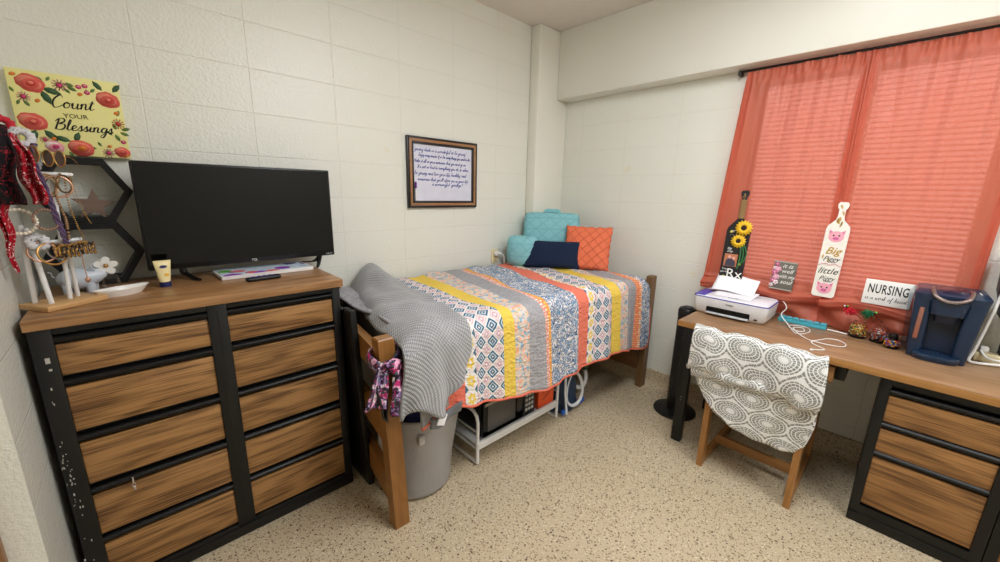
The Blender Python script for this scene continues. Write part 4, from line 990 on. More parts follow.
chain('chain_necklace','long antique gold chain beside the purple braid',[(-3.01,-.452,1.50),(-3.026,-.475,1.44),(-3.018,-.468,1.36),(-3.020,-.47,1.30)],.0042,plain('antique_brass',rgb(168,134,100),.35,.7),beads=1.6,group='necklaces on the stand')
chain('chain_necklace','pale gold chain with pendant hanging right of the stand post',[(-3.002,-.437,1.50),(-3.006,-.448,1.42),(-2.998,-.448,1.345),(-2.990,-.447,1.30)],.0026,GOLD,beads=2,group='necklaces on the stand')
chain('chain_necklace','rightmost thin gold chain looped over the end of the upper bar',[(-2.990,-.433,1.505),(-2.993,-.444,1.45),(-2.975,-.444,1.375),(-2.965,-.444,1.345),(-2.970,-.442,1.36),(-2.986,-.425,1.44),(-2.989,-.424,1.50)],.0018,GOLD,beads=2.2,group='necklaces on the stand')
chain('pendant_necklace','fine chain with gold pendant hanging below the lower bar',[(-2.998,-.445,1.292),(-3.002,-.45,1.22),(-3.000,-.45,1.165)],.0016,ROSEG)
MB_=MB().ball((-3.0,-.452,1.158),.007,(1,.6,1.3)); tag(MB_.build('pendant',ROSEG,sharp=180),'small rose gold drop pendant in front of the grey pig','pendant')
# tortoiseshell hair clips
def tort():
    t=MT('tortoiseshell',.2,0,.5,coat=.3); o=t.obj(); n=t.noise(o,85,2,.5,.6); t.color(t.ramp(n,[(.46,rgb(30,20,14)),(.62,rgb(188,136,62))])); return t.m
TORT=tort()
for x,y,z,l in ((-3.030,-.474,1.262,'tortoiseshell hair claw at the middle of the lower bar'),(-2.993,-.462,1.268,'second tortoiseshell hair claw, nearest the right end of the lower bar')):
    cl_=thing('hair_claw',l,'hair clip',(x,y,z-.02),group='tortoiseshell hair claws')
    m=MB()
    for s in (-1,1):
        for k in range(6):
            xx=x-.024+.0095*k; m.tube(spline([(xx,y,z+.016),(xx,y+s*.014,z+.008),(xx,y+s*.015,z-.010),(xx+.002,y+s*.003,z-.022)],4),[.0034]*12+[.0018],6)
        m.box((x-.028,y+s*.010-.003,z+.004),(x+.028,y+s*.010+.003,z+.014),.002)
    m.build('jaws',TORT,cl_,sharp=180)
    MB().tube([(x-.012,y,z+.016),(x+.012,y,z+.016)],.005,8).build('hinge',GOLD,cl_)
# round sunglasses
for x,y,z,l,cc in ((-3.062,-.505,1.555,'round gold-rimmed sunglasses hooked at the top left of the stand',rgb(120,100,80)),(-3.012,-.495,1.545,'round dark sunglasses hooked right of the purple braid at the top of the stand',rgb(90,78,70))):
    sg=thing('sunglasses',l,'sunglasses',(x,y,z-.03),group='sunglasses on the stand')
    F=frame((x,y,z),(1,-.45,0),(.15,0,1))
    m=MB(); 
    for s in (-1,1): m.tube([F@Vector((s*.0115+.0*s+.020*math.cos(2*PI*k/24)*.62,.0235*math.sin(2*PI*k/24),-.004*s)) for k in range(24)],.0018,6,closed=True)
    m.tube(spline([F@Vector(p) for p in ((.024,.008,0),(.027,.005,-.03),(.024,-.01,-.06))],4),.0014,6)
    m.build('rims',GOLD,sg,sharp=180)
    m=MB(); 
    for s in (-1,1): m.prism([(s*.0115+.0195*math.cos(2*PI*k/20)*.6,.0225*math.sin(2*PI*k/20)) for k in range(20)],F@Matrix.Translation((0,0,-.0008-.004*s)),.0014)
    m.build('lenses',plain('tinted_lens',cc,.1,0,.6),sg)
# bandanas and scrunchies hanging at the wall
def bandana(name,label,mat,pts,w,seed):
    P=spline(pts,8); n=len(P)-1
    def f(u,v):
        i=v*n; k=min(int(i),n-1); p=P[k].lerp(P[k+1],i-k); ww=interp(w,v)
        return p+Vector(((u-.5)*ww*.8+.004*math.sin(v*14+seed),-.014*math.sin(u*PI*3+seed+v*4)-(u-.5)*ww*.55,0))
    g=MB(); g.grid(16,26,f,lambda u,v:(u*.2,v*.4)); return tag(g.build(name,mat,sharp=180,solid=.004),label,'bandana','bandanas hanging by the wall')
def bandmat(name,base,spot):
    t=MT(name,.8,0,.2); o=t.obj(); d=t.voro(o,70); n=t.noise(o,26,2,.5,1.5); c=t.mix(d.lt(.16),base,spot); c=t.mix((n-.5).abs().lt(.008),c,spot); t.color(c); return t.m
BR=bandmat('red_bandana_print',rgb(166,18,36),rgb(232,220,220)); BK=bandmat('black_bandana_print',rgb(20,18,22),rgb(170,40,50)); BW_=bandmat('white_grey_print',rgb(206,204,206),rgb(70,70,76))
bandana('bandana','black bandana with red print hanging at the far left by the wall',BK,[(-3.108,-.500,1.63),(-3.112,-.550,1.58),(-3.112,-.555,1.50),(-3.108,-.550,1.41)],[(0,.03),(.3,.085),(1,.07)],1)
bandana('bandana','red bandana with white dots hanging in front of the black one',BR,[(-3.088,-.500,1.610),(-3.074,-.520,1.56),(-3.064,-.525,1.48),(-3.056,-.525,1.41)],[(0,.02),(.3,.042),(.7,.055),(1,.035)],2.2)
bandana('bandana','long red tail of cloth hanging lowest, left of the jewelry stand uprights',BR,[(-3.118,-.515,1.46),(-3.132,-.525,1.38),(-3.134,-.52,1.29),(-3.138,-.515,1.21)],[(0,.035),(.5,.024),(1,.006)],.4)
def scrunch(label,c,mat,r=.020,w=.011,n=(.3,-1,.2)):
    n=Vector(n).normalized(); u=n.orthogonal().normalized(); v=n.cross(u); P=circ(c,u,v,r,31)[:-1]
    m=MB(); m.tube(P,[w*(1+.22*math.sin(i*2.4)) for i in range(30)],8,closed=True); return tag(m.build('scrunchie',mat,sharp=180),label,'scrunchie','scrunchies by the wall')
scrunch('white and grey scrunchie between the bandanas and the sunglasses',(-3.068,-.492,1.600),BW_)
scrunch('red scrunchie at the very top of the pile by the wall',(-3.100,-.482,1.632),RED,.018,.010)
scrunch('black and white speckled scrunchie hanging beneath the pearl bracelet',(-3.088,-.470,1.292),BW_,.017,.012)
scrunch('dark grey and white scrunchie hanging under the left sunglasses',(-3.068,-.485,1.530),bandmat('grey_white_mottle',rgb(150,148,150),rgb(60,60,64)),.020,.010)
# ================================================================ TOWER FAN
fn=thing('tower_fan','black tower fan on a round base between bed and desk','fan',(-.258,-1.40,0))
x,y=-.258,-1.40
MB().lathe([(.132,0),(.138,.006),(.136,.016),(.10,.026),(.05,.034),(.045,.05)],(x,y,.001),40).build('base',BLACKP,fn)
MB().lathe([(.050,.045),(.056,.06),(.056,.70),(.058,.705),(.058,.742),(.050,.756),(.03,.760)],(x,y,0),28).build('column',BLACKP,fn)
m=MB()
for k in range(9):
    a=PI+.15+(k-4)*.19; m.box((-.0022,-.0022,.13),(.0022,.0022,.67),M=Matrix.Translation((x+.057*math.cos(a),y+.057*math.sin(a),0)))
for k in range(44): 
    z=.14+k*.012; m.tube([(x+.0575*math.cos(PI+.15+t),y+.0575*math.sin(PI+.15+t),z) for t in (-.75,-.5,-.25,0,.25,.5,.75)],.0012,4)
m.build('grille',plain('gloss_black_grille',rgb(30,30,33),.25),fn)
MB().lathe([(.0,.0),(.030,.0),(.034,.003),(.030,.006),(.0,.006)],(x,y,.760),24).build('control_dial',DARKG,fn)
tag(MB().tube(spline([(-.10,-1.62,.30),(-.06,-1.66,.22),(-.07,-1.60,.12),(-.12,-1.55,.03),(-.10,-1.66,.010),(-.16,-1.76,.010)],6),.004,6).build('floor_cable',CABLEB),'black cable hanging under the desk beside the tower fan','cable')
# ================================================================ DESK
DKF=-.600
dk=thing('desk','long wood-topped desk with black metal legs and drawer pedestals under the window','desk',(-.3,-2.3,0))
MB().box((DKF,-3.36,.734),(-.004,-1.475,.768),.003).build('top',TOPY,dk)
MB().box((DKF-.003,-3.36,.735),(DKF,-1.475,.767),.001).build('edge_band',EDGEY,dk)
for xx in (-.575,-.055): MB().box((xx-.022,-1.575,0),(xx+.022,-1.520,.734),.003).build('leg',BLACKM,dk)
m=MB(); m.box((-.56,-1.56,.66),(-.05,-1.535,.734)); m.box((-.045,-2.35,.66),(-.02,-1.56,.734)); m.build('apron',BLACKM,dk)
m=MB(); 
for z in (.28,.30): m.lathe([(.003,0),(.003,.002)],seg=8,M=Matrix.Translation((-.598,-1.548,z))@Matrix.Rotation(-PI/2,4,'Y'))
m.build('screws',CHROME,dk)
# shallow pencil drawer
pd=MB().box((-.575,-2.195,.636),(-.20,-1.66,.716),.003).build('pencil_drawer',WALNUTY,dk)
MB().box((-.56,-2.235,.655),(-.30,-2.197,.734),.003).build('drawer_runner',BLACKM,dk)
def pedestal(y1,y0):
    b=MB(); FX=-.575
    b.box((FX+.03,y0,0),(-.03,y1,.734))
    b.box((FX,y1-.034,0),(FX+.032,y1,.734),.003); b.box((FX,y0,0),(FX+.032,y0+.034,.734),.003)
    b.box((FX+.001,y0+.03,0),(FX+.031,y1-.03,.094)); b.box((FX-.005,y0,.010),(FX+.01,y1,.05),.002); b.box((FX+.001,y0+.03,.702),(FX+.031,y1-.03,.734))
    p=b.build('pedestal',BLACKM,dk)
    for z0,z1 in ((.104,.348),(.380,.492),(.528,.652)):
        drawer(dk,frame((FX+.012,y1-.034,z0),(0,-1,0),(0,0,1)),(y1-y0)-.068,z0,z1,0,.046,WALNUTY)
pedestal(-2.352,-2.752); pedestal(-2.754,-3.154)
# ================================================================ CHAIR
ch=thing('desk_chair','oak desk chair with sled runners pushed in under the desk','chair',(-.48,-1.94,0))
for y0 in (-1.735,-2.142):
    m=MB(); 
    m.hexa([(-.728,y0-.014,0),(-.680,y0-.014,0),(-.680,y0+.014,0),(-.728,y0+.014,0),(-.728,y0-.014,.46),(-.672,y0-.014,.46),(-.672,y0+.014,.46),(-.728,y0+.014,.46)])
    m.hexa([(-.728,y0-.014,.46),(-.672,y0-.014,.46),(-.672,y0+.014,.46),(-.728,y0+.014,.46),(-.722,y0-.013,.755),(-.690,y0-.013,.755),(-.690,y0+.013,.755),(-.722,y0+.013,.755)])
    m.build('back_leg',CHAIRZ,ch,sharp=20)
    MB().hexa([(-.235,y0-.014,0),(-.190,y0-.014,0),(-.190,y0+.014,0),(-.235,y0+.014,0),(-.245,y0-.014,.44),(-.205,y0-.014,.44),(-.205,y0+.014,.44),(-.245,y0+.014,.44)]).build('front_leg',CHAIRZ,ch,sharp=20)
    MB().box((-.680,y0-.013,.004),(-.232,y0+.013,.050),.003).build('runner',CHAIRX,ch)
    MB().box((-.674,y0-.012,.385),(-.245,y0+.012,.440),.003).build('seat_rail',CHAIRX,ch)
MB().box((-.525,-2.12,.060),(-.500,-1.75,.112),.003).build('stretcher',CHAIRY,ch)
MB().box((-.685,-2.12,.39),(-.665,-1.75,.44),.003).build('rear_rail',CHAIRY,ch)
MB().box((-.715,-2.12,.665),(-.695,-1.75,.750),.004).build('back_rail',CHAIRY,ch)
MB().box((-.66,-2.118,.442),(-.21,-1.752,.480),.014,seg=4).build('seat',plain('dark_seat_vinyl',rgb(62,58,54),.5),ch)
# ---- white and grey cloth over the chair back
def clothmat():
    t=MT('white_grey_kaleidoscope_cloth',.85,0,.15); U,V,_=t.xyz(t.uv()); 
    W,Hh=.160,.104
    row=(V/Hh).floor(); off=(row*.5).frac()
    a=((U/W)+off).frac()-.5; b=(V/Hh).frac()-.5
    r=(a*a+b*b*1.0).sqrt(); th=b.atan2(a)
    spoke=((th*11.).sin()).abs()*r*2.2; spoke=spoke.lt(.20); ringl=((r*66.)+.2).sin().gt(.66)
    cen=r.lt(.085); edge=(r-.49).abs().lt(.03)
    m=spoke.max(ringl).max(cen).max(edge)
    star=(((a.abs()-.5).abs())+((b.abs()-.5).abs())).lt(.15)
    m=m.max(star)
    t.color(t.mix(m,rgb(138,138,132),rgb(234,233,230))); t.bump(t.noise(t.vec(U,V),60,3),.25,.004); return t.m
CM=clothmat()
YL,YR=-1.618,-2.180
def clo(u,v):
    # v=0 inner hem -> over the back -> outer fold bottom
    y=YL+(YR-YL)*u + .010*math.sin(v*7)
    prof=[(-.635,.60),(-.640,.70),(-.655,.765),(-.685,.792),(-.715,.800),(-.742,.785),(-.752,.74),(-.756,.68),(-.757,.62),(-.752,.585),(-.735,.575),(-.722,.595)]
    k=v*(len(prof)-1); i=min(int(k),len(prof)-2); f=k-i
    x=prof[i][0]*(1-f)+prof[i+1][0]*f; z=prof[i][1]*(1-f)+prof[i+1][1]*f
    out=max(0,min(1,(v-.42)/.2))
    z-=.020*u*out; z+=.006*math.sin(u*19)+.004*math.sin(u*37+v*5)
    x-=out*(.010*math.sin(u*9+.5)+.006*math.sin(u*23+v*6))
    if out>.5: z-=.040*math.exp(-((u-.88)/.10)**2)*(v-.6)*1.5
    # left end flares down to a point
    if u<.12: z-=.02*(.12-u)/.12*out; y+=.012*out
    return Vector((x,y,z))
ct=thing('printed_throw','white and grey kaleidoscope-patterned cloth folded over the back of the desk chair','throw',(-.71,-1.9,.3))
g=MB(); g.grid(70,54,clo,lambda u,v:(u*.56,v*.50)); g.build('upper_fold',CM,ct,sharp=180,solid=.008)
HEM2=[(0,.565),(.04,.50),(.12,.42),(.25,.355),(.42,.315),(.6,.292),(.8,.285),(.90,.30),(.97,.36),(1,.46)]
def clo2(u,v):
    y=-1.645+(-2.180+1.645)*u; zb=sm(HEM2,u) if False else interp(HEM2,u)
    z=.63+(zb-.63)*v; x=-.737-.006*math.sin(u*11+v*3)-.010*v*math.sin(u*5)-.004*math.sin(u*31+v*8)
    return Vector((x,y,z))
g=MB(); g.grid(60,30,clo2,lambda u,v:(u*.53+.04,.03+(.63-(.63+(interp(HEM2,u)-.63)*v)))); g.build('lower_drape',CM,ct,sharp=180,solid=.006)
def clo3(u,v):
    y=-1.635+(-2.03+1.635)*u; z=.60-.075*v*(1-.35*u); x=-.747-.010*math.sin(v*PI)-.004*math.sin(u*17)
    return Vector((x,y,z))
g=MB(); g.grid(40,8,clo3,lambda u,v:(u*.4,v*.09+.01)); g.build('middle_fold',CM,ct,sharp=180,solid=.006)
# ================================================================ BLINDS
bl=thing('window_blinds','white horizontal slat blinds showing as stripes through the coral curtains','blinds',(.06,-2.04,.93))
SLAT=MT('white_blind_slat',.5,0,.4,rgb(238,236,230)); tl=SLAT.node('BsdfTranslucent'); tl.inputs['Color'].default_value=(.9,.88,.84,1); mx=SLAT.node('MixShader'); mx.inputs[0].default_value=.35
SLAT.link(SLAT.b.outputs[0],mx.inputs[1]); SLAT.link(tl.outputs[0],mx.inputs[2]); SLAT.link(mx.outputs[0],SLAT.out.inputs[0])
m=MB(); n=46
for k in range(n):
    z=.955+k*(1.215/n); m.box((-.0125,-.525,-.0006),(.0125,.525,.0006),M=Matrix.Translation((.062,-2.036,z))@Matrix.Rotation(-.38,4,'Y'))
m.build('slats',SLAT.m,bl)
MB().box((.045,-2.565,2.165),(.08,-1.51,2.197),.002).build('headrail',WHITEM,bl)
m=MB()
for y in (-1.7,-2.04,-2.38): m.tube([(.048,y,2.17),(.048,y,.94)],.0012,5)
m.build('cords',WHITEP,bl)
# ================================================================ CURTAINS
def curtain_mat():
    t=MT('coral_satin_curtain',.42,0,.35); o=t.obj(); n=t.noise(t.map(o,scale=(1,1,.12)),60,2); c=t.mix(n,rgb(206,114,88),rgb(214,124,98)); t.color(c)
    t.b.inputs['Sheen Weight'].default_value=.15
    wv=t.noise(o,7,3,.5,.6); t.bump(wv,.35,.02)
    nrm=t.b.inputs['Normal'].links[0].from_socket
    tl=t.node('BsdfTranslucent'); tl.inputs['Color'].default_value=rgb(236,128,106); t.link(nrm,tl.inputs['Normal'])
    tp=t.node('BsdfTransparent'); tp.inputs['Color'].default_value=rgb(255,176,160)
    m1=t.node('MixShader'); m1.inputs[0].default_value=.36; t.link(t.b.outputs[0],m1.inputs[1]); t.link(tl.outputs[0],m1.inputs[2])
    m2=t.node('MixShader'); m2.inputs[0].default_value=.20; t.link(m1.outputs[0],m2.inputs[1]); t.link(tp.outputs[0],m2.inputs[2]); t.link(m2.outputs[0],t.out.inputs[0])
    return t.m
CUR=curtain_mat()
def cur_x(z,y):
    b=sm([(.775,-.052),(.87,-.054),(.905,-.090),(.930,-.104),(.945,-.088),(.962,-.062),(.985,-.046),(1.3,-.042),(2.16,-.050),(2.22,-.050)],z)
    return b
def curtain(label,ya_t,ya_b,yb_t,yb_b,zb,ph,leftedge):
    g=MB(); NU,NV=110,120
    zt=2.209
    zs=[]
    def zof(v):
        # denser rows over the sill
        return interp([(0,zt),(.55,1.02),(.68,.958),(.80,.930),(1,0)],v)
    def f(u,v):
        if v<.80: z=interp([(0,zt),(.5,1.06),(.62,.965),(.72,.944),(.80,.930)],v)
        else:
            zbo=interp(zb,u); z=.930+(zbo-.930)*((v-.80)/.20)
        h=max(0,min(1,(z-.93)/1.29)); ya=ya_b+(ya_t-ya_b)*h; yb=yb_b+(yb_t-yb_b)*h
        up=max(0,(z-1.0)/1.22); lo=max(0,min(1,(1.1-z)/.2))
        y=ya+(yb-ya)*u
        x=cur_x(z+.014*math.sin(y*13+ph)*max(0,min(1,(1.0-z)/.05)),y)
        fold=.010*math.sin(u*15+ph)+.007*math.sin(u*34+ph*2+h*1.5)+.004*math.sin(u*71+ph)
        edge=math.exp(-(u/.07)**2)+math.exp(-((1-u)/.07)**2)
        fold+=edge*.009*math.sin(u*150+ph)
        fold+=.012*math.sin(u*9+h*3.5+ph)+.008*math.sin(u*21-h*5+ph); fold*=(.25+.5*h+.5*edge)
        x+= -abs(fold)*.9 if z>.96 else -abs(fold)*.3
        if z>2.17: x+=.006*math.sin(u*95+ph); z+=.0015*math.sin(u*50)
        if z<.93:
            d=(.93-z)/.16
            x+= min(1,d*1.6)*(-.034*math.sin(u*8+ph+z*16)**2-.016*math.sin(u*19+ph-z*22)); z+=.014*math.sin(u*11+ph)*min(1,d)
            x=max(-.135,min(-.030,x)); z=max(z,.7735)
        return Vector((x,y,z))
    g.grid(NU,NV,f)
    c_=thing('curtain',label,'curtain',(-.06,(ya_b+yb_b)/2,.775),group='coral curtains at the window')
    g.build('cloth',CUR,c_,sharp=180)
    for s_ in (0,1):
        h_=MB(); h_.grid(8,NV,lambda u,v:f(u*.055 if s_==0 else 1-u*.055,v)+Vector((.0035,0,0))); h_.build('side_hem',CUR,c_,sharp=180)
    return c_
curtain('left coral curtain panel, behind the sunflower and pig paddles',-1.487,-1.400,-2.03,-2.04,[(0,.885),(.1,.865),(.35,.80),(.5,.79),(1,.782)],.4,True)
curtain('right coral curtain panel, behind the NURSING sign and coffee maker',-2.028,-2.035,-2.60,-2.585,[(0,.782),(.4,.79),(.6,.80),(.85,.85),(1,.95)],2.1,False)
rd=thing('curtain_rod','thin dark curtain rod under the ceiling soffit above the window','rod',(-.05,-2.2,2.205))
MB().tube([(-.050,-1.44,2.219),(-.050,-2.66,2.219)],.007,10).build('rod',BLACKP,rd)
MB().box((-.060,-1.446,2.20),(0,-1.430,2.228),.003).build('bracket',DARKG,rd); MB().box((-.060,-2.66,2.20),(0,-2.645,2.228),.003).build('bracket',DARKG,rd)
# ================================================================ THINGS ON THE SILL
def leanM(y,z,x,lean=.0,roll=0): 
    return frame((x,y,z),(0,-math.cos(roll),-math.sin(roll)),(math.sin(lean),-math.sin(roll)*.0,1))@Matrix.Identity(4)
# --- black sunflower paddle
pb=thing('sunflower_paddle','black wooden paddle with two sunflowers and white lettering, handle wrapped in twine','paddle',(-.12,-1.575,.947))
F=frame((-.100,-1.575,.947),(0,-1,0),(.085,.0,1))
def padpoly(w,hb,hs,hw,ht,r=.012):
    """square-shouldered paddle outline"""
    return [(-w+r,0),(w-r,0),(w,r),(w,hb),(w*.92,hb+.02),(hw+.004,hs),(hw,hs+.02),(hw,ht-.04),(hw*1.5,ht-.03),(hw*1.75,ht-.012),(hw*1.2,ht),(-hw*1.2,ht),(-hw*1.75,ht-.012),(-hw*1.5,ht-.03),(-hw,ht-.04),(-hw,hs+.02),(-hw-.004,hs),(-w*.92,hb+.02),(-w,hb),(-w,r)]
MB().prism(padpoly(.066,.325,.40,.013,.575),F,.014).build('board',plain('black_paddle_paint',rgb(24,24,26),.5),pb,sharp=30)
m=MB()
for k in range(20): m.tube([F@Vector((.0165*math.cos(a),.405+k*.0058+.001*math.sin(a),.007+.0115*math.sin(a))) for a in [2*PI*j/12 for j in range(12)]],.003,5,closed=True)
m.build('twine_wrap',plain('jute_twine',rgb(164,132,88),.9),pb,sharp=180)
MB().tube([F@Vector(p) for p in spline([(-.006,.53,.016),(.0,.555,.018),(.004,.545,.018),(.002,.52,.018)],5)],.0018,6).build('twine_loop',bpy.data.materials['jute_twine'],pb)
def sunflower(cx,cy,r,parent):
    m=MB()
    for ring_,n_,rr in ((0,16,r),(1,14,r*.8)):
        for k in range(n_):
            a=2*PI*k/n_+ring_*.2; P=F@Matrix.Translation((cx,cy,.016+ring_*.004))@Matrix.Rotation(a,4,'Z')@Matrix.Rotation(-.18-.12*ring_,4,'Y')
            m.prism([(r*.25,-.16*r),(rr*.6,-.20*r),(rr*.85,-.10*r),(rr,0),(rr*.85,.10*r),(rr*.6,.20*r),(r*.25,.16*r)],P,.001)
    p=m.build('petals',plain('sunflower_yellow',rgb(244,196,36),.6),parent,sharp=180)
    MB().ball(F@Vector((cx,cy,.022)),r*.36,(.45,1,1)).build('seed_head',plain('dark_brown_seeds',rgb(48,28,18),.9,bump=.8,bscale=300),parent)
sunflower(.030,.345,.052,pb); sunflower(.012,.262,.046,pb)
m=MB(); 
for dx,L in ((.0,.16),(.016,.14),(.032,.12)): m.tube([F@Vector(p) for p in spline([(.028+dx*.4,.25,.016),(.036+dx,.25-L*.5,.017),(.030+dx*.8,.25-L,.016)],5)],.0035,6)
m.build('stems',plain('leaf_green',rgb(52,120,64),.6),pb)
m=MB(); m.mat(0); m.box((-.052,.098,.0135),(.022,.178,.0150),M=F)
m.mat(1); m.prism([(-.045,.10),(-.04,.135),(-.028,.150),(-.010,.150),(.004,.140),(.014,.128),(.016,.10)],F@Matrix.Translation((0,0,.015)),.0006)
m.mat(2); m.prism(ellipse(-.022,.158,.010,.011,n=14),F@Matrix.Translation((0,0,.0152)),.0006); m.prism(ellipse(.002,.152,.009,.010,n=14),F@Matrix.Translation((0,0,.0152)),.0006)
m.build('photograph',[plain('photo_warm_background',rgb(190,120,84),.4),plain('photo_dark_clothes',rgb(70,66,82),.4),plain('photo_faces',rgb(226,170,156),.4)],pb)
TP=lambda x,y,rot=0:F@Matrix.Translation((x,y,.0146))@Matrix.Rotation(rot,4,'Z')
merge_text([('Rx',.085,TP(.018,.052)), ('Big',.020,TP(-.032,.212),dict(shear=.3)),('Day',.020,TP(-.026,.194),dict(shear=.3)),('You',.018,TP(-.040,.080)),('got this',.015,TP(-.038,.062)),('my',.018,TP(-.030,.325)),('- - -',.016,TP(-.030,.300))],WHITEINK,pb,'lettering')
m=MB()
for x,y in ((.040,.118),(-.038,.318),(-.040,.030)): m.prism(ellipse(x,y,.009,.007,.3,12,.3,int(y*999)),F@Matrix.Translation((0,0,.0142)),.0006)
m.build('yellow_dabs',plain('yellow_paint_dabs',rgb(226,214,70),.6),pb)
# --- white pig paddle
pp=thing('pig_paddle','white paddle-shaped sign with two pink pig faces reading big and little','paddle',(-.10,-2.045,.947))
F=frame((-.098,-2.045,.947),(0,-1,-.012),(.075,.030,1))
MB().prism(padpoly(.050,.372,.425,.0135,.520,.010),F,.012).build('board',plain('white_marbled_board',rgb(238,234,224),.4),pp,sharp=30)
m=MB(); rr=random.Random(5)
for k in range(13):
    y=rr.choice((rr.uniform(.40,.50),rr.uniform(.02,.36))); x=rr.uniform(-.010,.010) if y>.40 else rr.uniform(-.042,.042)
    m.prism(ellipse(x,y,.004,.013,rr.uniform(-.4,.4),12,.5,k),F@Matrix.Translation((0,0,.0121)),.0003)
m.build('gold_streaks',plain('gold_leaf_streaks',rgb(208,170,98),.4,.3),pp)
def pigface(cx,cy,r):
    m=MB(); T=lambda h:F@Matrix.Translation((0,0,.0122+h))
    m.mat(0); m.prism(ellipse(cx,cy,r,r*.9,n=24),T(.0004),.0005)
    for s in (-1,1): m.prism([(cx+s*r*.45,cy+r*.72),(cx+s*r*1.05,cy+r*1.15),(cx+s*r*.98,cy+r*.3)],T(.0002),.0005)
    m.mat(1); m.prism(ellipse(cx,cy-r*.30,r*.42,r*.28,n=18),T(.0010),.0005)
    for s in (-1,1): m.prism([(cx+s*r*.6,cy+r*.72),(cx+s*r*.92,cy+r*.95),(cx+s*r*.88,cy+r*.5)],T(.0008),.0004)
    m.mat(2)
    for s in (-1,1): m.prism(ellipse(cx+s*r*.36,cy+r*.18,r*.12,r*.14,n=12),T(.0012),.0005)
    m.mat(3)
    for s in (-1,1): m.prism(ellipse(cx+s*r*.15,cy-r*.30,r*.07,r*.10,n=10),T(.0016),.0004)
    m.build('pig_face',[plain('pig_pink',rgb(236,166,182),.5),plain('pig_snout_pink',rgb(214,112,160),.5),INK,plain('pig_nostril',rgb(150,50,110),.5)],pp)
pigface(.0,.335,.033); pigface(.0,.048,.033)
TP=lambda x,y,rot=0:F@Matrix.Translation((x,y,.0124))@Matrix.Rotation(rot,4,'Z')
merge_text([('Big',.054,TP(.0,.256),dict(shear=.35,bold=.0008))],GOLDINK,pp,'gold_lettering')
merge_text([('Piggy',.038,TP(.0,.212),dict(shear=.4,sx=.9)),('little',.048,TP(-.002,.145),dict(shear=.35)),('Piggy',.036,TP(.0,.103),dict(shear=.4,sx=.9))],INK,pp,'black_lettering')
MB().tube([F@Vector(p) for p in spline([(-.048,.175,.014),(-.02,.188,.014),(0,.180,.015),(.02,.188,.014),(.048,.175,.014)],5)],.0022,6,flat=.5).build('painted_bow',plain('pink_bow',rgb(226,150,170),.5),pp)
# --- small grey plaque
sq=thing('small_plaque','small grey wooden plaque with pink flowers reading it is well with my soul','sign',(-.095,-1.848,.947))
F=frame((-.094,-1.848,.948),(0,-1,-.03),(.06,-.03,1))
MB().box((-.056,0,0),(.056,.168,.016),.002,M=F).build('board',wood('grey_weathered_board',rgb(92,88,80),rgb(122,118,108),1,1.2,.6),sq)
m=MB(); m.box((-.056,0,.016),(.056,.006,.0172),M=F); m.box((-.056,.162,.016),(.056,.168,.0172),M=F); m.build('edge_lines',plain('pale_grey_edge',rgb(168,168,158),.6),sq)
merge_text([(s,.032,F@Matrix.Translation((.014+dx,y,.0162)),dict(shear=.35,sx=sx_)) for s,dx,y,sx_ in (('it is',-.002,.142,1.1),('well',.0,.112,1.05),('with my',.0,.080,.78),('soul',.004,.048,1.05))],WHITEINK,sq,'lettering')
m=MB(); rr=random.Random(9)
for (x,y,r,c) in ((-.040,.148,.013,0),(-.030,.120,.016,1),(-.044,.098,.016,0),(-.034,.072,.017,1),(-.046,.052,.014,0),(-.030,.040,.014,2),(-.048,.125,.010,2),(-.050,.022,.011,2)):
    m.mat(c)
    for k in range(5): a=k*2*PI/5+x*50; m.prism(ellipse(x+r*.55*math.cos(a),y+r*.55*math.sin(a),r*.55,r*.42,a,10),F@Matrix.Translation((0,0,.0166+.0001*k)),.0005)
    m.mat(2 if c<2 else 0); m.prism(ellipse(x,y,r*.25,r*.25,n=8),F@Matrix.Translation((0,0,.0175)),.0005)
m.build('painted_flowers',[plain('plaque_pink',rgb(214,110,150),.6),plain('plaque_light_pink',rgb(236,168,190),.6),plain('plaque_blush_white',rgb(238,220,224),.6)],sq,sharp=180)
# --- NURSING sign
ns=thing('nursing_sign','white rectangular sign lettered NURSING is a work of heart','sign',(-.095,-2.30,.947))
F=frame((-.094,-2.296,.950),(0,-1,-.015),(.09,0,1))
MB().box((-.090,0,0),(.090,.128,.014),.0015,M=F).build('board',plain('white_sign_board',rgb(236,234,230),.5),ns)
merge_text([('NURSING',.066,F@Matrix.Translation((0,.080,.0143)),dict(sx=.50,spacing=1.10,bold=.0009)),],INK,ns,'lettering')
m=MB(); script(m,'is a work of heart',F@Matrix.Translation((-.002,.030,.0141)),.0105,.0008,.155,n=3); m.build('script_lettering',INK,ns,sharp=180)
# ================================================================ DESK-TOP THINGS
DT=.7685
pr=thing('printer','white inkjet printer with violet edge trim at the near-bed end of the desk','printer',(-.215,-1.65,DT))
PX0,PX1,PY0,PY1,PZ0,PZ1=-.345,-.085,-1.855,-1.450,DT,.883
g=MB()
def rrect(x0,x1,y0,y1,r,z,n=6):
    P=[]
    for cx,cy,a0 in ((x1-r,y1-r,0),(x0+r,y1-r,PI/2),(x0+r,y0+r,PI),(x1-r,y0+r,1.5*PI)):
        for k in range(n+1): a=a0+PI/2*k/n; P.append((cx+r*math.cos(a),cy+r*math.sin(a),z))
    return P
def loft(m,sections,cap=True):
    R=[[m.bm.verts.new(p) for p in s] for s in sections]; fs=[]
    for A,B in zip(R,R[1:]):
        for k in range(len(A)): fs.append(m.bm.faces.new((A[k],A[(k+1)%len(A)],B[(k+1)%len(A)],B[k])))
    if cap: fs.append(m.bm.faces.new(R[0][::-1])); fs.append(m.bm.faces.new(R[-1]))
    m._fin(fs); return m
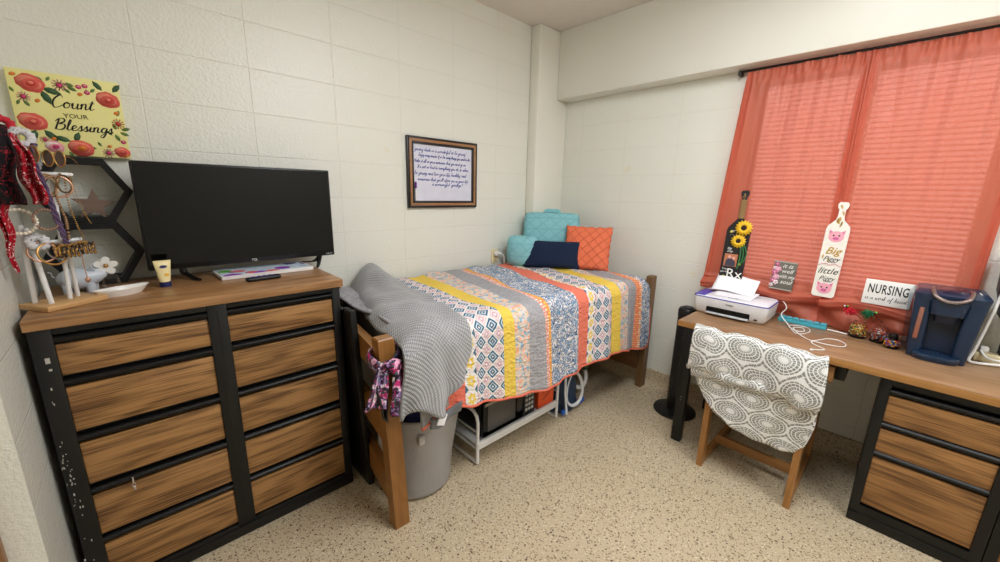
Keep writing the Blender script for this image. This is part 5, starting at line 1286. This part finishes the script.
m=MB(); loft(m,[rrect(PX0+.02,PX1-.01,PY0+.02,PY1-.02,.02,PZ0+.002),rrect(PX0+.006,PX1-.004,PY0+.008,PY1-.008,.025,PZ0+.02),rrect(PX0,PX1,PY0,PY1,.028,PZ1-.022),rrect(PX0,PX1,PY0,PY1,.028,PZ1-.010)])
m.build('body',plain('printer_white_plastic',rgb(228,229,231),.35),pr,sharp=50)
VIO=plain('violet_trim',rgb(78,72,170),.4)
m=MB(); loft(m,[rrect(PX0-.001,PX1+.001,PY0-.001,PY1+.001,.029,PZ1-.010),rrect(PX0-.001,PX1+.001,PY0-.001,PY1+.001,.029,PZ1-.005)]); m.build('violet_trim',VIO,pr,sharp=50)
m=MB(); loft(m,[rrect(PX0+.004,PX1-.002,PY0+.004,PY1-.004,.026,PZ1-.005),rrect(PX0+.012,PX1-.006,PY0+.012,PY1-.012,.022,PZ1+.002)]); m.build('scanner_lid',plain('printer_lid_white',rgb(224,225,232),.4),pr,sharp=50)
MB().box((PX0+.008,PY1-.068,PZ1-.002),(PX1-.07,PY1-.006,PZ1+.004),.002).build('control_panel',VIO,pr)
MB().box((PX0-.0015,PY0+.085,PZ0+.018),(PX0+.02,PY1-.085,PZ0+.052),.003).build('paper_slot',GLOSSB,pr)
MB().box((PX0-.022,PY0+.088,PZ0+.014),(PX0+.03,PY1-.088,PZ0+.022),.002).build('output_tray',plain('grey_tray',rgb(196,198,200),.4),pr)
text('DeskJet',.013,frame((PX0-.0008,-1.66,PZ1-.032),(0,-1,0),(0,0,1)),DARKG,pr,'front_lettering'); text('DeskJet 2600',.010,frame((PX0+.05,-1.66,PZ1+.0025),(0,-1,0),(1,0,0)),DARKG,pr,'lid_lettering')
MB().box((PX0-.001,PY0+.045,PZ0+.022),(PX0+.002,PY0+.062,PZ0+.030),.001).build('badge',BLACKP,pr)
# sheets lying on the lid
ps=thing('paper_sheets','loose folded white paper sheets lying on top of the printer','paper',(-.2,-1.64,.887))
g=MB(); g.grid(12,14,lambda u,v:Vector((-.290+.150*v,-1.535-.215*u-.01*v,.8875+.012*math.sin(v*PI*.5)**2+.006*u*v)),lambda u,v:(u,v)); g.build('sheet',WHITEPAPER,ps,sharp=180,solid=.0016)
g=MB(); g.grid(12,14,lambda u,v:Vector((-.215+.125*v,-1.505-.235*u+.0*v,.903+.095*v**1.3-.016*u*v+.006*math.sin(u*5))),lambda u,v:(u,v)); g.build('sheet',WHITEPAPER,ps,sharp=180,solid=.0016)
# pill organizer strip
po=thing('pill_organizer','turquoise seven-compartment plastic strip lying at the back of the desk beside the printer','organizer',(-.14,-1.965,DT))
TQ=plain('turquoise_plastic',rgb(78,180,200),.3)
MB().box((-.140,-2.095,DT),(-.112,-1.872,DT+.024),.003).build('tray',TQ,po)
for k in range(7): MB().box((-.143,-2.094+k*.0317,DT+.0242),(-.111,-2.067+k*.0317,DT+.034),.003).build('lid',TQ,po)
# printer cable
cb=thing('white_cable','thin white cable coiled on the desk beside the printer','cable',(-.3,-2.02,DT))
z=DT+.003
P=[(-.085,-1.842,.868),(-.10,-1.872,.880),(-.125,-1.900,.850),(-.150,-1.885,.81),(-.20,-1.930,z+.006),(-.245,-1.950,z),(-.285,-1.965,z),(-.335,-1.990,z),(-.325,-2.020,z),(-.25,-2.040,z),(-.185,-2.025,z),(-.175,-1.985,z+.002),(-.22,-1.945,z+.004),(-.27,-1.955,z+.005),(-.31,-1.995,z+.005),(-.28,-2.020,z+.005),(-.23,-2.005,z+.006),(-.245,-1.975,z+.007),(-.29,-1.975,z+.008),(-.36,-2.020,z),(-.41,-2.070,z),(-.365,-2.10,z),(-.31,-2.125,z),(-.295,-2.165,z),(-.345,-2.200,z),(-.40,-2.190,z),(-.43,-2.130,z+.003),(-.43,-2.08,z+.004),(-.46,-2.085,z),(-.505,-2.135,z),(-.53,-2.13,z),(-.56,-2.10,z)]
MB().tube(spline(P,6),.0026,6).build('cord',CABLEW,cb,sharp=180)
MB().box((-.575,-2.103,z-.0025),(-.555,-2.090,z+.0035),.002).build('connector',WHITEP,cb)
tag(MB().tube(spline([(-.130,-2.10,DT+.004),(-.132,-2.13,DT+.005),(-.138,-2.17,DT+.004),(-.14,-2.185,DT+.004)],5),.004,8).build('cable_end',CABLEW),'short white cable lying at the curtain hem between turquoise strip and glass jars','cable')
# jars
def bits(m,cx,cy,z0,r,h,n,seed,long_=.004,mats=5):
    rr=random.Random(seed)
    for k in range(n):
        a=rr.uniform(0,2*PI); q=r*math.sqrt(rr.random()); z=z0+rr.random()*h; m.mat(rr.randrange(mats))
        c=Vector((cx+q*math.cos(a),cy+q*math.sin(a),z)); d=Vector((rr.gauss(0,1),rr.gauss(0,1),rr.gauss(0,.6))).normalized()*long_
        m.tube([c-d,c,c+d],.0026,5)
    return m
def cm_(n,*cs): return [plain(n+str(i),c,.4) for i,c in enumerate(cs)]
YM=cm_('yellow_mix_bit_',rgb(236,200,40),rgb(240,214,60),rgb(210,70,50),rgb(60,120,90),rgb(236,226,180)); RMX=cm_('red_black_mix_bit_',rgb(196,50,44),rgb(30,30,32),rgb(120,150,180),rgb(230,226,220),rgb(220,110,60)); OM=cm_('orange_purple_mix_bit_',rgb(236,150,50),rgb(120,80,170),rgb(220,70,60),rgb(80,130,190),rgb(240,210,90))
def jar(x,y,r,h,label,bm_,seed,n,knob=True,lidmat=None):
    j=thing('glass_jar',label,'jar',(x,y,DT),group=None)
    MB().lathe([(r*.86,.0005),(r*.97,.004),(r,.012),(r*1.0,h*.55),(r*.93,h*.78),(r*.66,h*.95),(r*.64,h)],(x,y,DT),28).build('glass_body',GLASS,j)
    MB().lathe([(r*.84,.002),(r*.93,.006),(r*.93,.010),(0.001,.010)],(x,y,DT),28).build('dark_base',BLACKP,j)
    bits(MB(),x,y,DT+.012,r*.93,h*.62,n,seed).build('colourful_contents',bm_,j,sharp=180)['kind']='stuff'
    if knob: MB().lathe([(r*.66,h),(r*.68,h+.004),(r*.3,h+.007),(.005,h+.009),(.009,h+.016),(.006,h+.022),(.001,h+.023)],(x,y,DT),24).build('lid',GLASS,j)
    else: MB().lathe([(r*.60,h),(r*.66,h+.004),(r*.62,h+.020),(r*.4,h+.026),(.001,h+.027)],(x,y,DT),24).build('lid',lidmat,j)
    return j
jar(-.140,-2.224,.037,.086,'round glass jar of mostly yellow beads, leftmost of the three jars',YM,1,260)
jar(-.150,-2.308,.038,.084,'round glass jar of red, black and white pieces, middle of the three jars',RMX,2,260)
jar(-.212,-2.356,.029,.048,'smallest glass jar, black lidded, filled with orange and purple candy-coloured bits',OM,3,200,knob=False,lidmat=BLACKP)
def feather(label,c,base,mat,seed,d):
    t_=thing('tassel_topper',label,'ornament',c)
    rr=random.Random(seed); m=MB()
    c=Vector(c); d=Vector(d).normalized()
    for k in range(120):
        v=(d*.9+Vector((rr.gauss(0,.45),rr.gauss(0,.45),rr.gauss(0,.35)))).normalized(); L=rr.uniform(.024,.050); p=c+Vector((rr.gauss(0,.004),rr.gauss(0,.004),rr.gauss(0,.004)))
        m.tube([p,p+v*L*.5+Vector((0,0,.001)),p+v*L],[.0022,.0018,.0006],4)
    m.build('feathers',mat,t_,sharp=180)
    MB().ball(c-d*.006,.0085).build('head',BLACKP,t_)
    e=MB(); e.mat(0)
    e.ball(c-d*.010+Vector((-.006,-.004,.003)),.0045); e.mat(1); e.ball(c-d*.012+Vector((-.004,.007,.000)),.0042)
    e.build('bead_eyes',[plain('lime_bead',rgb(120,200,60),.3),WHITEP],t_)
    MB().tube([Vector(base),c],.0012,6).build('stick',BLACKP,t_)
feather('red feathery tassel with a green bead eye sticking up from the leftmost jar',(-.150,-2.165,.918),(-.140,-2.224,.872),plain('red_feather',rgb(206,26,48),.8),1,(0,-.55,-.75))
feather('green feathery tassel with bead eyes sticking up between the two larger jars',(-.160,-2.262,.915),(-.150,-2.308,.872),plain('green_feather',rgb(22,110,66),.8),2,(-.1,.85,-.35))
# ================================================================ COFFEE MAKER
km=thing('coffee_maker','navy blue single-serve coffee maker on the desk','coffee maker',(-.18,-2.49,DT),rz=.0)
NB=plain('navy_blue_plastic',rgb(18,42,68),.3,0,.5,coat=.2); NBD=plain('dark_navy_recess',rgb(20,36,60),.4)
def sec(z,xf,xb,y0,y1,r): return rrect(xf,xb,y0,y1,r,z)
KX=-.30
# side shells leaving an open brew bay: build body as back block + top head + base drip
m=MB(); loft(m,[sec(DT+.001,-.215,-.07,-2.592,-2.410,.02),sec(DT+.02,-.218,-.066,-2.596,-2.405,.022),sec(DT+.285,-.222,-.06,-2.614,-2.390,.022)]); m.build('main_body',NB,km,sharp=45)
m=MB(); loft(m,[sec(DT+.272,-.286,-.062,-2.612,-2.388,.03),sec(DT+.305,-.290,-.060,-2.618,-2.384,.032),sec(DT+.322,-.262,-.07,-2.604,-2.396,.03)]); m.build('top_cover',NB,km,sharp=45)
m=MB(); loft(m,[sec(DT+.218,-.298,-.215,-2.552,-2.448,.022),sec(DT+.285,-.306,-.215,-2.560,-2.440,.024)]); m.build('brew_head',NB,km,sharp=45)
m=MB(); loft(m,[sec(DT+.182,-.276,-.215,-2.535,-2.465,.018),sec(DT+.220,-.286,-.215,-2.540,-2.460,.02)]); m.build('nozzle',NBD,km,sharp=45)
for s0,s1,t0,t1 in ((-2.592,-2.545,-2.612,-2.552),(-2.455,-2.408,-2.448,-2.388)):
    m=MB(); loft(m,[sec(DT+.001,-.268,-.20,s0,s1,.012),sec(DT+.285,-.284,-.20,t0,t1,.014)]); m.build('side_wall',NB,km,sharp=45)
m=MB(); m.box((-.222,-2.55,DT+.035),(-.2165,-2.45,DT+.22)); m.build('bay_back',NBD,km)
m=MB(); loft(m,[sec(DT+.0005,-.310,-.20,-2.572,-2.428,.045),sec(DT+.020,-.318,-.20,-2.578,-2.422,.05),sec(DT+.030,-.314,-.20,-2.576,-2.424,.05)]); m.build('drip_tray',NB,km,sharp=45)
m=MB()
for k in range(9): m.box((-.298,-2.562+k*.0145,DT+.030),(-.235,-2.555+k*.0145,DT+.032))
m.build('tray_grille',NBD,km)
MB().tube(spline([(-.215,-2.556,DT+.325),(-.255,-2.560,DT+.327),(-.296,-2.552,DT+.306),(-.306,-2.530,DT+.290),(-.310,-2.50,DT+.284),(-.306,-2.470,DT+.290),(-.296,-2.448,DT+.306),(-.255,-2.440,DT+.327),(-.215,-2.444,DT+.325)],6),.0085,10,flat=.8).build('lever_handle',plain('brushed_bronze_grey',rgb(136,120,116),.3,.7),km,sharp=180)
m=MB(); loft(m,[sec(DT+.318,-.272,-.12,-2.548,-2.452,.03),sec(DT+.327,-.262,-.13,-2.540,-2.460,.03)]); m.build('lid_panel',plain('dark_plum_gloss',rgb(44,34,54),.2),km,sharp=45)
text('KEURIG',.011,frame((-.3195,-2.50,DT+.284),(0,-1,0),(0,0,1)),CHROME,km,'maker_lettering')
MB().box((-.284,-2.430,DT+.09),(-.270,-2.414,DT+.24),.002).build('copper_gauge_strip',plain('copper_strip',rgb(176,120,104),.3,.6),km)
m=MB(); loft(m,[sec(DT+.01,-.205,-.075,-2.412,-2.388,.008),sec(DT+.27,-.205,-.070,-2.394,-2.372,.008)]); m.build('water_tank',glass('clear_blue_tank',(.80,.86,.92,1)),km,sharp=45)
m=MB(); m.tube([(-.24,-2.585,DT+.3215),(-.20,-2.580,DT+.324)],.0015,6); m.build('power_mark',WHITEINK,km)
# ================================================================ RIGHT EDGE: cables and power strip
tag(MB().tube(spline([(-.17,-2.70,1.30),(-.155,-2.672,1.22),(-.15,-2.650,1.13),(-.15,-2.638,1.02),(-.155,-2.628,.92),(-.165,-2.615,.82),(-.178,-2.608,DT+.010),(-.182,-2.64,DT+.008),(-.16,-2.70,DT+.012),(-.14,-2.78,DT+.012)],6),.0062,8).build('white_cable',CABLEW),'thick white cord dropping to the desk right of the coffee maker','cable')
tag(MB().tube(spline([(-.11,-2.64,DT+.052),(-.14,-2.66,DT+.03),(-.155,-2.70,DT+.03),(-.12,-2.76,DT+.04),(-.12,-2.85,DT+.03)],6),.0045,8).build('white_cable',CABLEW),'thinner white cord running out of the power strip on the desk','cable')
st=thing('power_strip','cream power strip lying on the desk behind the white cords','power strip',(-.085,-2.74,DT))
MB().box((-.115,-2.88,DT),(-.055,-2.625,DT+.040),.005).build('housing',CREAM,st)
m=MB()
for k in range(4): m.box((-.103,-2.66-k*.06,DT+.040),(-.068,-2.685-k*.06,DT+.0415),.002)
m.build('sockets',plain('beige_socket_dark',rgb(180,164,128),.5),st)
tag(MB().box((-.105,-2.665,DT+.042),(-.072,-2.638,DT+.068),.006).build('plug',WHITEP),'white plug in the first socket of the power strip','plug')
tag(MB().box((-.105,-2.722,DT+.042),(-.072,-2.692,DT+.072),.006).build('plug',BLACKP),'black plug in the power strip beside the white plug','plug')
tag(MB().tube(circ((-.07,-2.745,.915),(0,1,0),(0,0,1),.052,33)[:-1],.006,8,closed=True).build('cable_loop',CABLEB),'black cable loop standing above the power strip at the right edge','cable')
bk=thing('black_case','dark rounded case at the far right edge beyond the curtain, above the power strip','case',(-.10,-2.80,1.10))
m=MB(); loft(m,[rrect(-.16,-.03,-2.92,-2.655,.03,1.02),rrect(-.17,-.025,-2.93,-2.635,.035,1.10),rrect(-.17,-.025,-2.93,-2.625,.035,1.26),rrect(-.16,-.03,-2.92,-2.64,.03,1.29)]); m.build('shell',plain('black_case_vinyl',rgb(30,26,30),.45),bk,sharp=50)
MB().tube([(-.172,-2.63,1.18),(-.172,-2.92,1.18)],.002,6).build('zip',DARKG,bk)
m=MB(); m.box((-.15,-2.9,.985),(-.03,-2.66,1.02),.002); m.tube([(-.05,-2.70,DT),(-.05,-2.70,.985)],.006,8); m.tube([(-.05,-2.86,DT),(-.05,-2.86,.985)],.006,8); m.tube([(-.13,-2.86,DT),(-.13,-2.86,.985)],.006,8); m.tube([(-.13,-2.83,DT+.0),(-.13,-2.83,.985)],.006,8)
tag(m.build('wire_riser',DARKG),'small dark riser on the desk at the right edge, holding the black case','riser')
# ================================================================ LIGHT, CAMERA
w=bpy.data.worlds.new('sky'); bpy.context.scene.world=w; w.use_nodes=True; nt=w.node_tree; bgn=nt.nodes['Background']
sky=nt.nodes.new('ShaderNodeTexSky'); sky.sky_type='HOSEK_WILKIE'; sky.turbidity=6; sky.sun_direction=Vector((-.5,.5,.7)).normalized()
mxn=nt.nodes.new('ShaderNodeMix'); mxn.data_type='RGBA'; mxn.inputs[0].default_value=.75; nt.links.new(sky.outputs[0],mxn.inputs[6]); mxn.inputs[7].default_value=(.9,.95,1,1)
nt.links.new(mxn.outputs[2],bgn.inputs[0]); bgn.inputs[1].default_value=SKY
def area(name,loc,size,power,color,rot=(0,0,0),sy=None):
    l=bpy.data.lights.new(name,'AREA'); l.energy=power; l.color=color; l.shape='RECTANGLE'; l.size=size; l.size_y=sy or size
    o=bpy.data.objects.new(name,l); o.location=loc; o.rotation_euler=rot; COL.objects.link(o); return o
area('ceiling_lamp',(LX,LY,H-.065),1.1,LAMPW,(.93,.965,1),sy=.55)
area('added_room_fill',(-1.3,-3.3,H-.03),1.1,FILLW,(.93,.965,1),sy=.55)  # added fill light without a fixture, evens out the room
pl_=bpy.data.lights.new('added_upper_fill','POINT'); pl_.energy=UPFILLW; pl_.color=(.93,.965,1); pl_.shadow_soft_size=.14; po_=bpy.data.objects.new('added_upper_fill',pl_); po_.location=(LX,LY,H-.26); COL.objects.link(po_)  # added point fill below the fixture, lifts ceiling and upper walls
area('window_daylight',(.115,-2.036,1.56),1.8,SUNW,(.86,.93,1),rot=(0,PI/2,0),sy=1.15)
bpy.data.objects['window_daylight'].rotation_euler=(0,PI/2,0); bpy.data.objects['window_daylight'].data.size=1.15; bpy.data.objects['window_daylight'].data.size_y=1.0
cam=bpy.data.cameras.new('camera'); cam.sensor_width=36; cam.lens=36*387.92329/1000; cam.clip_start=.05
co=bpy.data.objects.new('camera',cam); COL.objects.link(co); bpy.context.scene.camera=co
yaw,pitch,roll=0.761676279,-0.225879179,0.0237427371
f=Vector((math.sin(yaw)*math.cos(pitch),math.cos(yaw)*math.cos(pitch),math.sin(pitch))); r=Vector((math.cos(yaw),-math.sin(yaw),0)); u=r.cross(f)
r2=r*math.cos(roll)+u*math.sin(roll); u2=-r*math.sin(roll)+u*math.cos(roll)
Mc=Matrix.Identity(4)
for i in range(3): Mc[i][0]=r2[i];Mc[i][1]=u2[i];Mc[i][2]=-f[i]
Mc.translation=Vector((-2.87006541,-2.32551394,1.47795536)); co.matrix_world=Mc
sc=bpy.context.scene
sc.view_settings.view_transform='Standard'; sc.view_settings.look='None'; sc.view_settings.gamma=1; sc.view_settings.use_curve_mapping=False; sc.view_settings.exposure=EXPO
cy=sc.cycles; cy.use_denoising=True; cy.max_bounces=10; cy.diffuse_bounces=5; cy.glossy_bounces=4; cy.transparent_max_bounces=16; cy.transmission_bounces=6; cy.sample_clamp_indirect=6; cy.caustics_reflective=False; cy.caustics_refractive=False
try: cy.denoiser='OPENIMAGEDENOISE'; cy.denoising_input_passes='RGB_ALBEDO_NORMAL'
except Exception: pass
